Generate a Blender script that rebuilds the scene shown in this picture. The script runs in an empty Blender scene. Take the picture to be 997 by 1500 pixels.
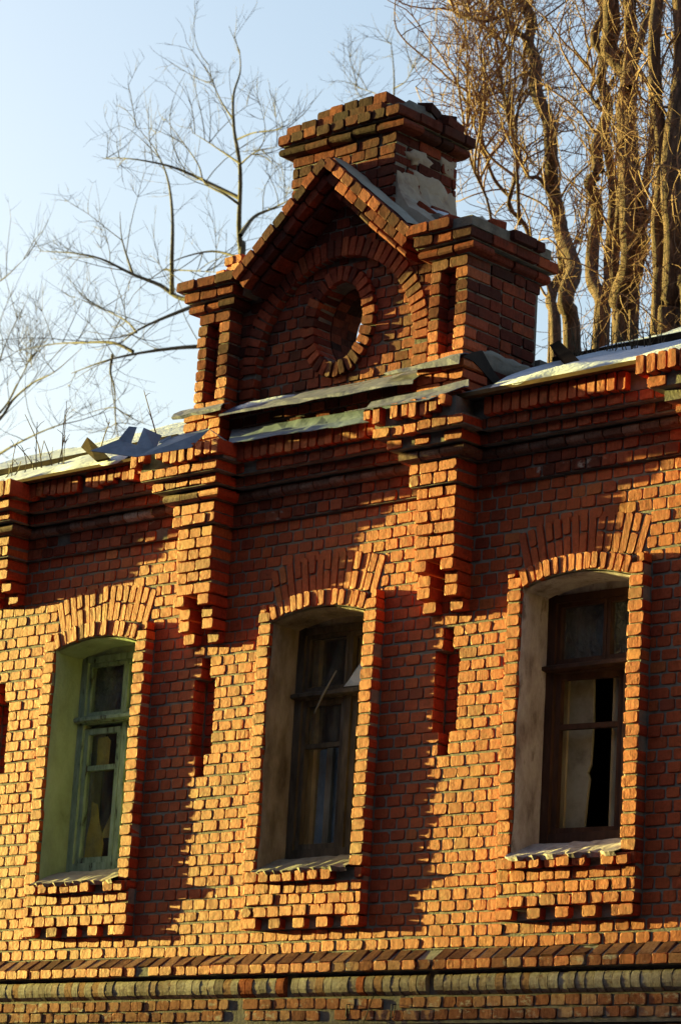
import bpy, math, random
import numpy as np

RNG = random.Random(11)
sc = bpy.context.scene
COL = sc.collection

# ------------------------------------------------------------------ camera
CAM_R = np.array([[0.7424725363719925, 0.6673852765149753, 0.057718501577662215],
                  [-0.12287105057133196, 0.22038145251567792, -0.9676439016077026],
                  [-0.6585113800571997, 0.7113570890053111, 0.2456295060798931]])
CAM_C = np.array([12.58242277, -13.52028496, -1.77798005])
CAM_F = 4225.1
import mathutils
cam = bpy.data.cameras.new('camera')
cam_o = bpy.data.objects.new('camera', cam)
COL.objects.link(cam_o)
_m = mathutils.Matrix([[CAM_R[0][i], -CAM_R[1][i], -CAM_R[2][i]] for i in range(3)]).to_4x4()
_m.translation = CAM_C.tolist()
cam_o.matrix_world = _m
cam.sensor_fit = 'VERTICAL'
cam.sensor_height = 36.0
cam.lens = CAM_F / 1500.0 * 36.0
cam.clip_end = 3000
cam.dof.use_dof = True
cam.dof.focus_distance = 18.6
cam.dof.aperture_fstop = 6.3
sc.camera = cam_o

# ------------------------------------------------------------------ light
SUN_K = (6.2, 1.0, -0.62)                      # way the sunlight travels
_el = math.atan2(-SUN_K[2], math.hypot(SUN_K[0], SUN_K[1]))
_az = math.atan2(-SUN_K[0], -SUN_K[1])         # clockwise from +Y
world = bpy.data.worlds.new('World')
sc.world = world
world.use_nodes = True
_nt = world.node_tree
_bg = _nt.nodes['Background']
_sky = _nt.nodes.new('ShaderNodeTexSky')
_sky.sky_type = 'NISHITA'
_sky.sun_disc = False
_sky.sun_elevation = _el
_sky.sun_rotation = _az
_sky.altitude = 100
_sky.air_density = 1.0
_sky.dust_density = 5.0
_sky.ozone_density = 1.5
_nt.links.new(_sky.outputs[0], _bg.inputs[0])
_bg.inputs[1].default_value = 0.112
sun = bpy.data.lights.new('sun', 'SUN')
sun.energy = 5.0
sun.angle = math.radians(0.5)
sun.color = (1.0, 0.94, 0.25)
sun_o = bpy.data.objects.new('sun', sun)
COL.objects.link(sun_o)
sun_o.rotation_euler = mathutils.Vector(SUN_K).to_track_quat('-Z', 'Y').to_euler()
sun_o.location = (-30, -8, 12)
sc.view_settings.view_transform = 'Standard'
sc.view_settings.look = 'None'
sc.view_settings.gamma = 1.0
sc.view_settings.use_curve_mapping = False
sc.view_settings.exposure = 2.28
sc.cycles.max_bounces = 6
sc.cycles.diffuse_bounces = 1


def at(px, py, Y):
    """world point on the plane y=Y along the ray of a photo pixel"""
    d = CAM_R.T @ np.array([px - 498.5, py - 750.0, CAM_F])
    return CAM_C + d * ((Y - CAM_C[1]) / d[1])


def project(P):
    q = CAM_R @ (np.asarray(P, float) - CAM_C)
    return 498.5 + CAM_F * q[0] / q[2], 750 + CAM_F * q[1] / q[2], q[2]


# ------------------------------------------------------------------ materials
def new_mat(name):
    m = bpy.data.materials.new(name)
    m.use_nodes = True
    nt = m.node_tree
    return m, nt, nt.nodes['Principled BSDF']


def N(nt, t, **kw):
    n = nt.nodes.new(t)
    for k, v in kw.items():
        setattr(n, k, v)
    return n


def ramp(nt, fac, stops):
    r = N(nt, 'ShaderNodeValToRGB')
    e = r.color_ramp.elements
    while len(e) < len(stops):
        e.new(0.5)
    for i, (p, c) in enumerate(stops):
        e[i].position = p
        e[i].color = (c[0], c[1], c[2], 1)
    nt.links.new(fac, r.inputs[0])
    return r.outputs[0]


def pos_noise(nt, scale, detail=4, rough=0.6, stretch=(1, 1, 1), offset=(0, 0, 0)):
    g = N(nt, 'ShaderNodeNewGeometry')
    mp = N(nt, 'ShaderNodeMapping')
    mp.inputs['Scale'].default_value = stretch
    mp.inputs['Location'].default_value = offset
    nt.links.new(g.outputs['Position'], mp.inputs['Vector'])
    n = N(nt, 'ShaderNodeTexNoise')
    n.inputs['Scale'].default_value = scale
    n.inputs['Detail'].default_value = detail
    n.inputs['Roughness'].default_value = rough
    nt.links.new(mp.outputs[0], n.inputs['Vector'])
    return n.outputs[0]


def mixc(nt, fac, a, b, mode='MIX'):
    m = N(nt, 'ShaderNodeMix', data_type='RGBA', blend_type=mode)
    m.inputs[0].default_value = 1.0
    if isinstance(fac, (int, float)):
        m.inputs[0].default_value = fac
    else:
        nt.links.new(fac, m.inputs[0])
    for s, v in ((6, a), (7, b)):
        if isinstance(v, tuple):
            m.inputs[s].default_value = (v[0], v[1], v[2], 1)
        else:
            nt.links.new(v, m.inputs[s])
    return m.outputs[2]


def step(nt, fac, lo, hi):
    r = N(nt, 'ShaderNodeMapRange')
    r.inputs['From Min'].default_value = lo
    r.inputs['From Max'].default_value = hi
    nt.links.new(fac, r.inputs['Value'])
    return r.outputs[0]


def bump(nt, bsdf, parts, strength=0.5):
    """parts: list of (height socket, distance)"""
    prev = None
    for h, d in parts:
        b = N(nt, 'ShaderNodeBump')
        b.inputs['Strength'].default_value = strength
        b.inputs['Distance'].default_value = d
        nt.links.new(h, b.inputs['Height'])
        if prev is not None:
            nt.links.new(prev, b.inputs['Normal'])
        prev = b.outputs[0]
    nt.links.new(prev, bsdf.inputs['Normal'])


def brick_material(name, stops, dirt=0.5, dirt_col=(0.05, 0.026, 0.022), white=0.0, white_col=(0.42, 0.38, 0.33), rough=0.78, wscale=3.0, spec=0.07):
    m, nt, b = new_mat(name)
    a = N(nt, 'ShaderNodeAttribute', attribute_name='tint')
    c = ramp(nt, a.outputs['Fac'], stops)
    fine = pos_noise(nt, 42, 5, 0.7)
    c = mixc(nt, step(nt, fine, 0.40, 0.74), c, (0.55, 0.47, 0.45), 'MULTIPLY')
    blot = pos_noise(nt, 17, 4, 0.7, (1, 1, 1), (3, 5, 2))
    c = mixc(nt, step(nt, blot, 0.56, 0.70), c, (0.60, 0.42, 0.40), 'MULTIPLY')
    drag = pos_noise(nt, 1.0, 2, 0.6, (110, 110, 5), (2, 1, 4))
    c = mixc(nt, step(nt, drag, 0.50, 0.75), c, (0.72, 0.62, 0.58), 'MULTIPLY')
    big = pos_noise(nt, 1.1, 4, 0.6, (1, 1, 1), (9, 2, 5))
    c = mixc(nt, step(nt, big, 0.50, 0.70), c, (0.70, 0.60, 0.56), 'MULTIPLY')
    run = pos_noise(nt, 1.0, 4, 0.65, (7, 7, 0.9), (1, 8, 3))
    c = mixc(nt, step(nt, run, 0.58, 0.72), c, (0.66, 0.58, 0.55), 'MULTIPLY')
    # soot and water stains
    st = pos_noise(nt, 6.5, 5, 0.65, (1, 1, 0.7))
    f = step(nt, st, 0.60 - 0.12 * dirt, 0.80 - 0.1 * dirt)
    mul = N(nt, 'ShaderNodeMath', operation='MULTIPLY')
    nt.links.new(f, mul.inputs[0])
    mul.inputs[1].default_value = 0.85 * min(1, dirt + 0.2)
    c = mixc(nt, mul.outputs[0], c, dirt_col)
    if white > 0:
        wn = pos_noise(nt, wscale, 6, 0.7, (1, 1, 1.8), (7, 3, 1))
        c = mixc(nt, step(nt, wn, 0.66 - 0.25 * white, 0.76 - 0.2 * white), c, white_col)
    nt.links.new(c, b.inputs['Base Color'])
    b.inputs['Roughness'].default_value = rough
    b.inputs['Specular IOR Level'].default_value = spec
    b.inputs['Specular Tint'].default_value = (1.0, 0.80, 0.25, 1) if spec > .2 else (0.9, 0.5, 0.28, 1)
    # wire-cut drag lines run up and down the face, plus pits
    lines = pos_noise(nt, 1.0, 3, 0.6, (85, 85, 7))
    pits = pos_noise(nt, 120, 3, 0.6)
    lump = pos_noise(nt, 26, 3, 0.6)
    bump(nt, b, [(lump, 0.006), (lines, 0.0022), (pits, 0.0022)], 0.55)
    return m


M = {}
M['brick'] = brick_material('brick_red', [(0.0, (0.30, 0.042, 0.026)), (0.06, (0.40, 0.054, 0.028)), (0.5, (0.48, 0.068, 0.028)),
                                          (0.9, (0.50, 0.082, 0.030)), (1.0, (0.49, 0.115, 0.038))], 0.12, (0.12, 0.030, 0.022), rough=0.66, spec=0.43)
M['brick_frieze'] = brick_material('brick_frieze_chalky', [(0.0, (0.14, 0.034, 0.026)), (0.3, (0.27, 0.055, 0.032)), (0.8, (0.38, 0.078, 0.036)),
                                                          (1.0, (0.40, 0.11, 0.06))], 0.4, white=0.14, wscale=5, spec=0.22)
M['brick_sooty'] = brick_material('brick_sooty', [(0.0, (0.055, 0.021, 0.018)), (0.4, (0.13, 0.031, 0.022)), (0.8, (0.22, 0.046, 0.026)),
                                                 (1.0, (0.31, 0.072, 0.034))], 0.7)
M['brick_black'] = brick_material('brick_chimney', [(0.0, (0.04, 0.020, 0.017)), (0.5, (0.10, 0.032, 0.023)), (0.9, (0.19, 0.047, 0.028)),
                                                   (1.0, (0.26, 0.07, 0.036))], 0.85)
M['brick_ledge'] = brick_material('brick_ledge_worn', [(0.0, (0.10, 0.045, 0.032)), (0.6, (0.17, 0.07, 0.045)), (1.0, (0.25, 0.13, 0.085))], 0.6, rough=0.9, spec=0.03)
M['brick_panel'] = brick_material('brick_panel', [(0.0, (0.11, 0.026, 0.022)), (0.4, (0.24, 0.044, 0.028)), (0.9, (0.34, 0.064, 0.034)),
                                                 (1.0, (0.37, 0.09, 0.042))], 0.45, spec=0.22)
M['roll_pale'] = brick_material('roll_brick_pale', [(0.0, (0.24, 0.19, 0.155)), (0.15, (0.34, 0.28, 0.22)), (0.7, (0.42, 0.355, 0.29)),
                                                   (0.93, (0.33, 0.16, 0.08)), (1.0, (0.34, 0.10, 0.05))], 0.6, (0.10, 0.078, 0.055), rough=0.95, spec=0.04)
M['roll_grey'] = brick_material('roll_brick_limed', [(0.0, (0.15, 0.085, 0.065)), (0.5, (0.24, 0.14, 0.105)), (0.9, (0.30, 0.20, 0.155)),
                                                    (1.0, (0.44, 0.40, 0.37))], 0.5, (0.08, 0.055, 0.045))
M['brick_limed'] = brick_material('brick_limewashed', [(0.0, (0.22, 0.075, 0.045)), (0.5, (0.36, 0.13, 0.065)), (1.0, (0.42, 0.24, 0.14))],
                                  0.35, white=0.42, white_col=(0.40, 0.33, 0.25), wscale=9)


def plain(name, stops, scale, rough=0.9, bumps=((30, 0.006),), metallic=0.0, stretch=(1, 1, 1), spec=0.2, detail=5, strength=0.6):
    m, nt, b = new_mat(name)
    n = pos_noise(nt, scale, detail, 0.65, stretch)
    c = ramp(nt, n, stops)
    nt.links.new(c, b.inputs['Base Color'])
    b.inputs['Roughness'].default_value = rough
    b.inputs['Metallic'].default_value = metallic
    b.inputs['Specular IOR Level'].default_value = spec
    if bumps:
        bump(nt, b, [(pos_noise(nt, s, 4, 0.65, stretch), d) for s, d in bumps], strength)
    return m


M['mortar'] = plain('mortar', [(0.3, (0.15, 0.12, 0.095)), (0.7, (0.29, 0.245, 0.19))], 14, 0.95, ((60, 0.008), (16, 0.008)))
M['mortar_dark'] = plain('mortar_dark', [(0.3, (0.10, 0.08, 0.066)), (0.7, (0.22, 0.185, 0.155))], 12, 0.95, ((60, 0.008), (16, 0.008)))
M['cement'] = plain('cement', [(0.3, (0.22, 0.19, 0.16)), (0.55, (0.31, 0.27, 0.225)), (0.8, (0.36, 0.33, 0.29))], 7, 0.95, ((50, 0.005), (9, 0.012)))
M['smear'] = plain('mortar_smear', [(0.3, (0.25, 0.17, 0.13)), (0.5, (0.36, 0.28, 0.22)), (0.8, (0.40, 0.34, 0.28))], 8, 0.95, ((40, 0.006), (9, 0.01)))
M['plaster_grey'] = plain('plaster_grey', [(0.30, (0.15, 0.105, 0.10)), (0.42, (0.31, 0.24, 0.235)), (0.56, (0.46, 0.38, 0.38)), (0.66, (0.20, 0.14, 0.13))],
                          6, 0.95, ((60, 0.010), (11, 0.025)), stretch=(1, 1, 0.45))
M['plaster_brown'] = plain('plaster_brown', [(0.28, (0.10, 0.068, 0.044)), (0.45, (0.22, 0.165, 0.115)), (0.62, (0.33, 0.26, 0.20)), (0.74, (0.12, 0.085, 0.058))],
                           6, 0.95, ((60, 0.010), (11, 0.025)), stretch=(1, 1, 0.4))
M['plaster_green'] = plain('plaster_green', [(0.25, (0.15, 0.17, 0.085)), (0.36, (0.27, 0.30, 0.17)), (0.6, (0.37, 0.41, 0.25)), (0.75, (0.42, 0.45, 0.30))],
                           4.5, 0.85, ((70, 0.010), (12, 0.02)), stretch=(1, 1, 0.6))
M['paint_green'] = plain('paint_green', [(0.34, (0.06, 0.052, 0.035)), (0.42, (0.22, 0.27, 0.18)), (0.7, (0.38, 0.44, 0.32))], 22, 0.7, ((60, 0.004),), stretch=(1, 1, 0.25))
M['paint_brown'] = plain('paint_brown', [(0.3, (0.035, 0.016, 0.010)), (0.6, (0.075, 0.032, 0.020)), (0.8, (0.12, 0.07, 0.045))], 18, 0.65, ((60, 0.004),), stretch=(1, 1, 0.25))
M['wood_dark'] = plain('wood_dark', [(0.3, (0.04, 0.03, 0.022)), (0.6, (0.11, 0.082, 0.058)), (0.8, (0.20, 0.16, 0.12))], 18, 0.8, ((60, 0.004),), stretch=(1, 1, 0.2))
M['wood_pale'] = plain('wood_pale', [(0.3, (0.24, 0.17, 0.10)), (0.6, (0.42, 0.32, 0.21)), (0.8, (0.5, 0.4, 0.29))], 14, 0.8, ((60, 0.004),), stretch=(1, 1, 0.2))
M['wood_grey'] = plain('wood_grey', [(0.3, (0.14, 0.12, 0.10)), (0.6, (0.26, 0.235, 0.20)), (0.8, (0.33, 0.30, 0.26))], 16, 0.85, ((60, 0.004),), stretch=(1, 1, 0.2))
M['plank'] = plain('plank_weathered', [(0.3, (0.018, 0.012, 0.008)), (0.6, (0.045, 0.028, 0.017)), (0.8, (0.09, 0.06, 0.038))], 10, 0.95, ((40, 0.006),), stretch=(0.3, 1, 1), spec=0.02)
M['fascia_wood'] = plain('fascia_wood', [(0.3, (0.05, 0.028, 0.014)), (0.55, (0.12, 0.068, 0.033)), (0.8, (0.2, 0.12, 0.06))], 12, 0.95, ((40, 0.006),), stretch=(0.25, 1, 1), spec=0.03)
M['tin'] = plain('galvanised_sheet', [(0.25, (0.11, 0.135, 0.18)), (0.5, (0.18, 0.21, 0.27)), (0.8, (0.27, 0.30, 0.37))], 7, 0.5, ((30, 0.003), (5, 0.012)), 0.25, spec=0.12)
M['tin_dull'] = plain('weathered_sheet', [(0.25, (0.08, 0.08, 0.115)), (0.5, (0.155, 0.145, 0.20)), (0.8, (0.25, 0.225, 0.30))], 9, 0.6, ((30, 0.003), (6, 0.012)), 0.05, spec=0.08)
M['tin_dark'] = plain('rusted_sheet', [(0.3, (0.018, 0.014, 0.012)), (0.7, (0.055, 0.035, 0.025))], 9, 0.7, ((30, 0.003),), 0.2)
M['snow'] = plain('snow_old', [(0.3, (0.46, 0.46, 0.52)), (0.7, (0.66, 0.66, 0.72))], 5, 0.85, ((18, 0.03), (60, 0.008)), spec=0.1)
M['roof'] = plain('roof_boards', [(0.3, (0.10, 0.085, 0.075)), (0.7, (0.2, 0.17, 0.15))], 6, 0.85, ((20, 0.008),))
M['ground'] = plain('trodden_snow', [(0.3, (0.10, 0.095, 0.09)), (0.7, (0.24, 0.235, 0.235))], 0.4, 0.9, ((6, 0.05),))
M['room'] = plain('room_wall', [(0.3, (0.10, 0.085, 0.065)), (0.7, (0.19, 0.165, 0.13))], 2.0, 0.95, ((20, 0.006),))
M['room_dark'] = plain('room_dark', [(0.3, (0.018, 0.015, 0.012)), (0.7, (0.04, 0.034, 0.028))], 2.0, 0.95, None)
M['partition'] = plain('partition', [(0.3, (0.20, 0.16, 0.12)), (0.5, (0.33, 0.28, 0.22)), (0.8, (0.42, 0.37, 0.31))], 5.0, 0.95, ((30, 0.004),))
M['yellow'] = plain('yellow_card', [(0.3, (0.30, 0.20, 0.035)), (0.6, (0.48, 0.34, 0.07)), (0.8, (0.55, 0.42, 0.13))], 8, 0.9, ((20, 0.006),))
M['cloth'] = plain('white_plastic', [(0.3, (0.44, 0.47, 0.54)), (0.7, (0.62, 0.66, 0.74))], 9, 0.6, ((18, 0.02),))
M['bark'] = plain('bark_brown', [(0.25, (0.03, 0.017, 0.012)), (0.5, (0.11, 0.060, 0.042)), (0.75, (0.24, 0.135, 0.092))], 26, 0.9, ((34, 0.05), (90, 0.02)), stretch=(1, 1, 0.14), strength=1.0)
M['twig_gold'] = plain('willow_twig', [(0.3, (0.13, 0.063, 0.034)), (0.7, (0.28, 0.145, 0.075))], 3, 0.75, None)
M['bark_grey'] = plain('bark_grey', [(0.3, (0.06, 0.045, 0.032)), (0.7, (0.15, 0.115, 0.085))], 5, 0.9, ((30, 0.01),))
M['twig_grey'] = plain('twig_grey', [(0.3, (0.08, 0.058, 0.04)), (0.7, (0.17, 0.125, 0.09))], 4, 0.85, None)
M['weed'] = plain('dry_weed', [(0.3, (0.06, 0.04, 0.025)), (0.7, (0.15, 0.105, 0.06))], 4, 0.9, None)
M['wire'] = plain('wire_rusty', [(0.3, (0.02, 0.016, 0.014)), (0.7, (0.05, 0.035, 0.03))], 20, 0.7, None)
M['mesh_paint'] = plain('grille_paint', [(0.3, (0.22, 0.19, 0.14)), (0.7, (0.36, 0.32, 0.24))], 20, 0.8, None)


def glass_mat():
    m, nt, b = new_mat('window_glass')
    out = nt.nodes['Material Output']
    tr = N(nt, 'ShaderNodeBsdfTransparent')
    tr.inputs[0].default_value = (0.94, 0.95, 0.94, 1)
    gl = N(nt, 'ShaderNodeBsdfGlossy')
    gl.inputs['Roughness'].default_value = 0.03
    df = N(nt, 'ShaderNodeBsdfDiffuse')
    df.inputs[0].default_value = (0.25, 0.24, 0.22, 1)
    fr = N(nt, 'ShaderNodeFresnel')
    gg = N(nt, 'ShaderNodeNewGeometry')
    ir = N(nt, 'ShaderNodeMapRange')
    ir.inputs['To Min'].default_value = 1.5
    ir.inputs['To Max'].default_value = 1.0
    nt.links.new(gg.outputs['Backfacing'], ir.inputs['Value'])
    nt.links.new(ir.outputs[0], fr.inputs[0])
    mx = N(nt, 'ShaderNodeMixShader')
    nt.links.new(fr.outputs[0], mx.inputs[0])
    nt.links.new(tr.outputs[0], mx.inputs[1])
    nt.links.new(gl.outputs[0], mx.inputs[2])
    m2 = N(nt, 'ShaderNodeMixShader')
    dirt = pos_noise(nt, 9, 5, 0.7, (1, 1, 0.5))
    r = N(nt, 'ShaderNodeMapRange')
    r.inputs['From Min'].default_value = 0.45
    r.inputs['From Max'].default_value = 0.8
    r.inputs['To Min'].default_value = 0.03
    r.inputs['To Max'].default_value = 0.30
    nt.links.new(dirt, r.inputs['Value'])
    nt.links.new(r.outputs[0], m2.inputs[0])
    nt.links.new(mx.outputs[0], m2.inputs[1])
    nt.links.new(df.outputs[0], m2.inputs[2])
    bp = N(nt, 'ShaderNodeBump')
    bp.inputs['Strength'].default_value = 0.15
    bp.inputs['Distance'].default_value = 0.02
    nt.links.new(pos_noise(nt, 5, 2, 0.5), bp.inputs['Height'])
    nt.links.new(bp.outputs[0], gl.inputs['Normal'])
    nt.links.new(m2.outputs[0], out.inputs[0])
    return m


M['glass'] = glass_mat()


# ------------------------------------------------------------------ object helpers
def link(o, parent=None):
    COL.objects.link(o)
    if parent is not None:
        o.parent = parent
    return o


def empty(name, loc=(0, 0, 0), parent=None):
    o = bpy.data.objects.new(name, None)
    o.empty_display_size = 0.1
    o.location = loc
    return link(o, parent)


def tag(o, label=None, cat=None, group=None, kind=None):
    if label:
        o['label'] = label
    if cat:
        o['category'] = cat
    if group:
        o['group'] = group
    if kind:
        o['kind'] = kind
    return o


def mesh(name, verts, faces, mat, parent=None, tints=None, smooth=False):
    me = bpy.data.meshes.new(name)
    me.from_pydata([tuple(v) for v in verts], [], faces)
    if tints is not None:
        a = me.attributes.new('tint', 'FLOAT', 'POINT')
        a.data.foreach_set('value', np.asarray(tints, np.float32))
    me.materials.append(M[mat] if isinstance(mat, str) else mat)
    if smooth:
        me.polygons.foreach_set('use_smooth', [True] * len(me.polygons))
    me.update()
    return link(bpy.data.objects.new(name, me), parent)


class MB:
    """collects shapes for one mesh object"""
    def __init__(self):
        self.v = []
        self.f = []

    def add(self, vs, fs):
        n = len(self.v)
        self.v += [tuple(p) for p in vs]
        self.f += [tuple(i + n for i in f) for f in fs]
        return self

    def box(self, x0, x1, y0, y1, z0, z1, j=0.0):
        vs = [(x, y, z) for z in (z0, z1) for y in (y0, y1) for x in (x0, x1)]
        if j:
            vs = [(a + RNG.uniform(-j, j), b + RNG.uniform(-j, j), c + RNG.uniform(-j, j)) for a, b, c in vs]
        return self.add(vs, [(0, 2, 3, 1), (4, 5, 7, 6), (0, 1, 5, 4), (2, 6, 7, 3), (0, 4, 6, 2), (1, 3, 7, 5)])

    def prism_y(self, pts, y0, y1):
        """polygon in xz (counter-clockwise seen from -y) swept from y0 to y1"""
        n = len(pts)
        vs = [(p[0], y0, p[1]) for p in pts] + [(p[0], y1, p[1]) for p in pts]
        fs = [tuple(range(n)), tuple(reversed(range(n, 2 * n)))]
        fs += [(i, i + n, (i + 1) % n + n, (i + 1) % n) for i in range(n)]
        return self.add(vs, fs)

    def prism_x(self, pts, x0, x1):
        n = len(pts)
        vs = [(x0, p[0], p[1]) for p in pts] + [(x1, p[0], p[1]) for p in pts]
        fs = [tuple(reversed(range(n))), tuple(range(n, 2 * n))]
        fs += [(i, (i + 1) % n, (i + 1) % n + n, i + n) for i in range(n)]
        return self.add(vs, fs)

    def slab(self, pts, t):
        """thin sheet from an ordered ring of 3d points, thickness t along its normal"""
        P = np.array(pts, float)
        nrm = np.zeros(3)
        for i in range(len(P)):
            a, b = P[i], P[(i + 1) % len(P)]
            nrm += np.cross(a - P.mean(0), b - P.mean(0))
        nrm /= np.linalg.norm(nrm)
        n = len(P)
        vs = list(P + nrm * t / 2) + list(P - nrm * t / 2)
        fs = [tuple(range(n)), tuple(reversed(range(n, 2 * n)))]
        fs += [(i, i + n, (i + 1) % n + n, (i + 1) % n) for i in range(n)]
        return self.add(vs, fs)

    def tube(self, pts, rad, k=6, close=True):
        P = [np.array(p, float) for p in pts]
        if isinstance(rad, (int, float)):
            rad = [rad] * len(P)
        n0 = len(self.v)
        up = np.array([0.31, 0.17, 0.93])
        for i, p in enumerate(P):
            d = P[min(i + 1, len(P) - 1)] - P[max(i - 1, 0)]
            d = d / (np.linalg.norm(d) + 1e-9)
            a = np.cross(d, up)
            if np.linalg.norm(a) < 1e-3:
                a = np.cross(d, (1, 0, 0))
            a /= np.linalg.norm(a)
            b = np.cross(d, a)
            up = up if i == 0 else up
            for q in range(k):
                t = 2 * math.pi * q / k
                self.v.append(tuple(p + rad[i] * (a * math.cos(t) + b * math.sin(t))))
        for i in range(len(P) - 1):
            for q in range(k):
                r = (q + 1) % k
                self.f.append((n0 + i * k + q, n0 + i * k + r, n0 + (i + 1) * k + r, n0 + (i + 1) * k + q))
        if close:
            self.f.append(tuple(n0 + q for q in reversed(range(k))))
            e = n0 + (len(P) - 1) * k
            self.f.append(tuple(e + q for q in range(k)))
        return self

    def build(self, name, mat, parent=None, smooth=False, kind=None):
        o = mesh(name, self.v, self.f, mat, parent, None, smooth)
        if kind:
            o['kind'] = kind
        return o


# ------------------------------------------------------------------ bricks
def box_shape(sx, sy, sz, r):
    """one worn brick, face towards -y: chipped ten-point outline, softened arrises"""
    hx, hy, hz = sx / 2, sy / 2, sz / 2
    lim = min(sx, sz)

    def outline(inset, lo, hi, jit):
        out = []
        for cx, cz in ((-1, -1), (1, -1), (1, 1), (-1, 1)):
            c1 = min(r.uniform(lo, hi) * (r.uniform(2, 4) if r.random() < 0.2 else 1), lim * 0.36)
            c2 = min(r.uniform(lo, hi) * (r.uniform(2, 4) if r.random() < 0.2 else 1), lim * 0.36)
            A = (cx * (hx - inset), cz * (hz - inset - c1))
            B = (cx * (hx - inset - c2), cz * (hz - inset))
            if (cx, cz) in ((-1, -1), (1, 1)):
                out += [A, B]
            else:
                out += [B, A]
            if (cx, cz) == (-1, -1):
                out.append((r.uniform(-.2, .2) * sx, -(hz - inset) + r.uniform(-.5, 1) * jit))
            if (cx, cz) == (1, 1):
                out.append((r.uniform(-.2, .2) * sx, (hz - inset) + r.uniform(-1, .5) * jit))
        return [(a + r.uniform(-jit, jit), b + r.uniform(-jit, jit)) for a, b in out]
    f0 = outline(0.0022, 0.006, 0.014, 0.0016)
    f1 = outline(0.0, 0.003, 0.010, 0.0010)
    k = len(f0)
    vs = [(a, -hy + r.uniform(-0.0006, 0.0010), b) for a, b in f0]
    vs += [(a, -hy + 0.003 + r.uniform(0, 0.002), b) for a, b in f1]
    vs += [(a, hy, b) for a, b in f1]
    fs = [tuple(range(k))]
    for q in (0, 1):
        fs += [(q * k + i, (q + 1) * k + i, (q + 1) * k + (i + 1) % k, q * k + (i + 1) % k) for i in range(k)]
    return vs, fs


def roll_shape(sx, sy, sz, r, left=False, right=False, bulge=0.04):
    """brick with a half-round face"""
    hx, hy, hz = sx / 2, sy / 2, sz / 2
    L = 7
    vs = []
    jx = r.uniform(0.9, 1.05)
    for j in range(L):
        t = j / (L - 1)
        bl = bulge * math.sqrt(max(0.0, 1 - (2 * t - 1) ** 2)) * jx + r.uniform(-.0015, .0015)
        z = -hz + sz * t
        e = 0.003 if j in (0, L - 1) else 0
        x0 = -hx + e - (bl if left else -r.uniform(0, .0025))
        x1 = hx - e + (bl if right else -r.uniform(0, .0025))
        yf = -hy + bulge - bl
        vs += [(x0, yf, z), (x1, yf, z), (x1, hy, z), (x0, hy, z)]
    fs = [(3, 2, 1, 0), tuple(4 * (L - 1) + q for q in range(4))]
    for j in range(L - 1):
        for q in range(4):
            s = (q + 1) % 4
            fs.append((4 * j + q, 4 * j + s, 4 * j + 4 + s, 4 * j + 4 + q))
    return vs, fs


_cache = {}


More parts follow.
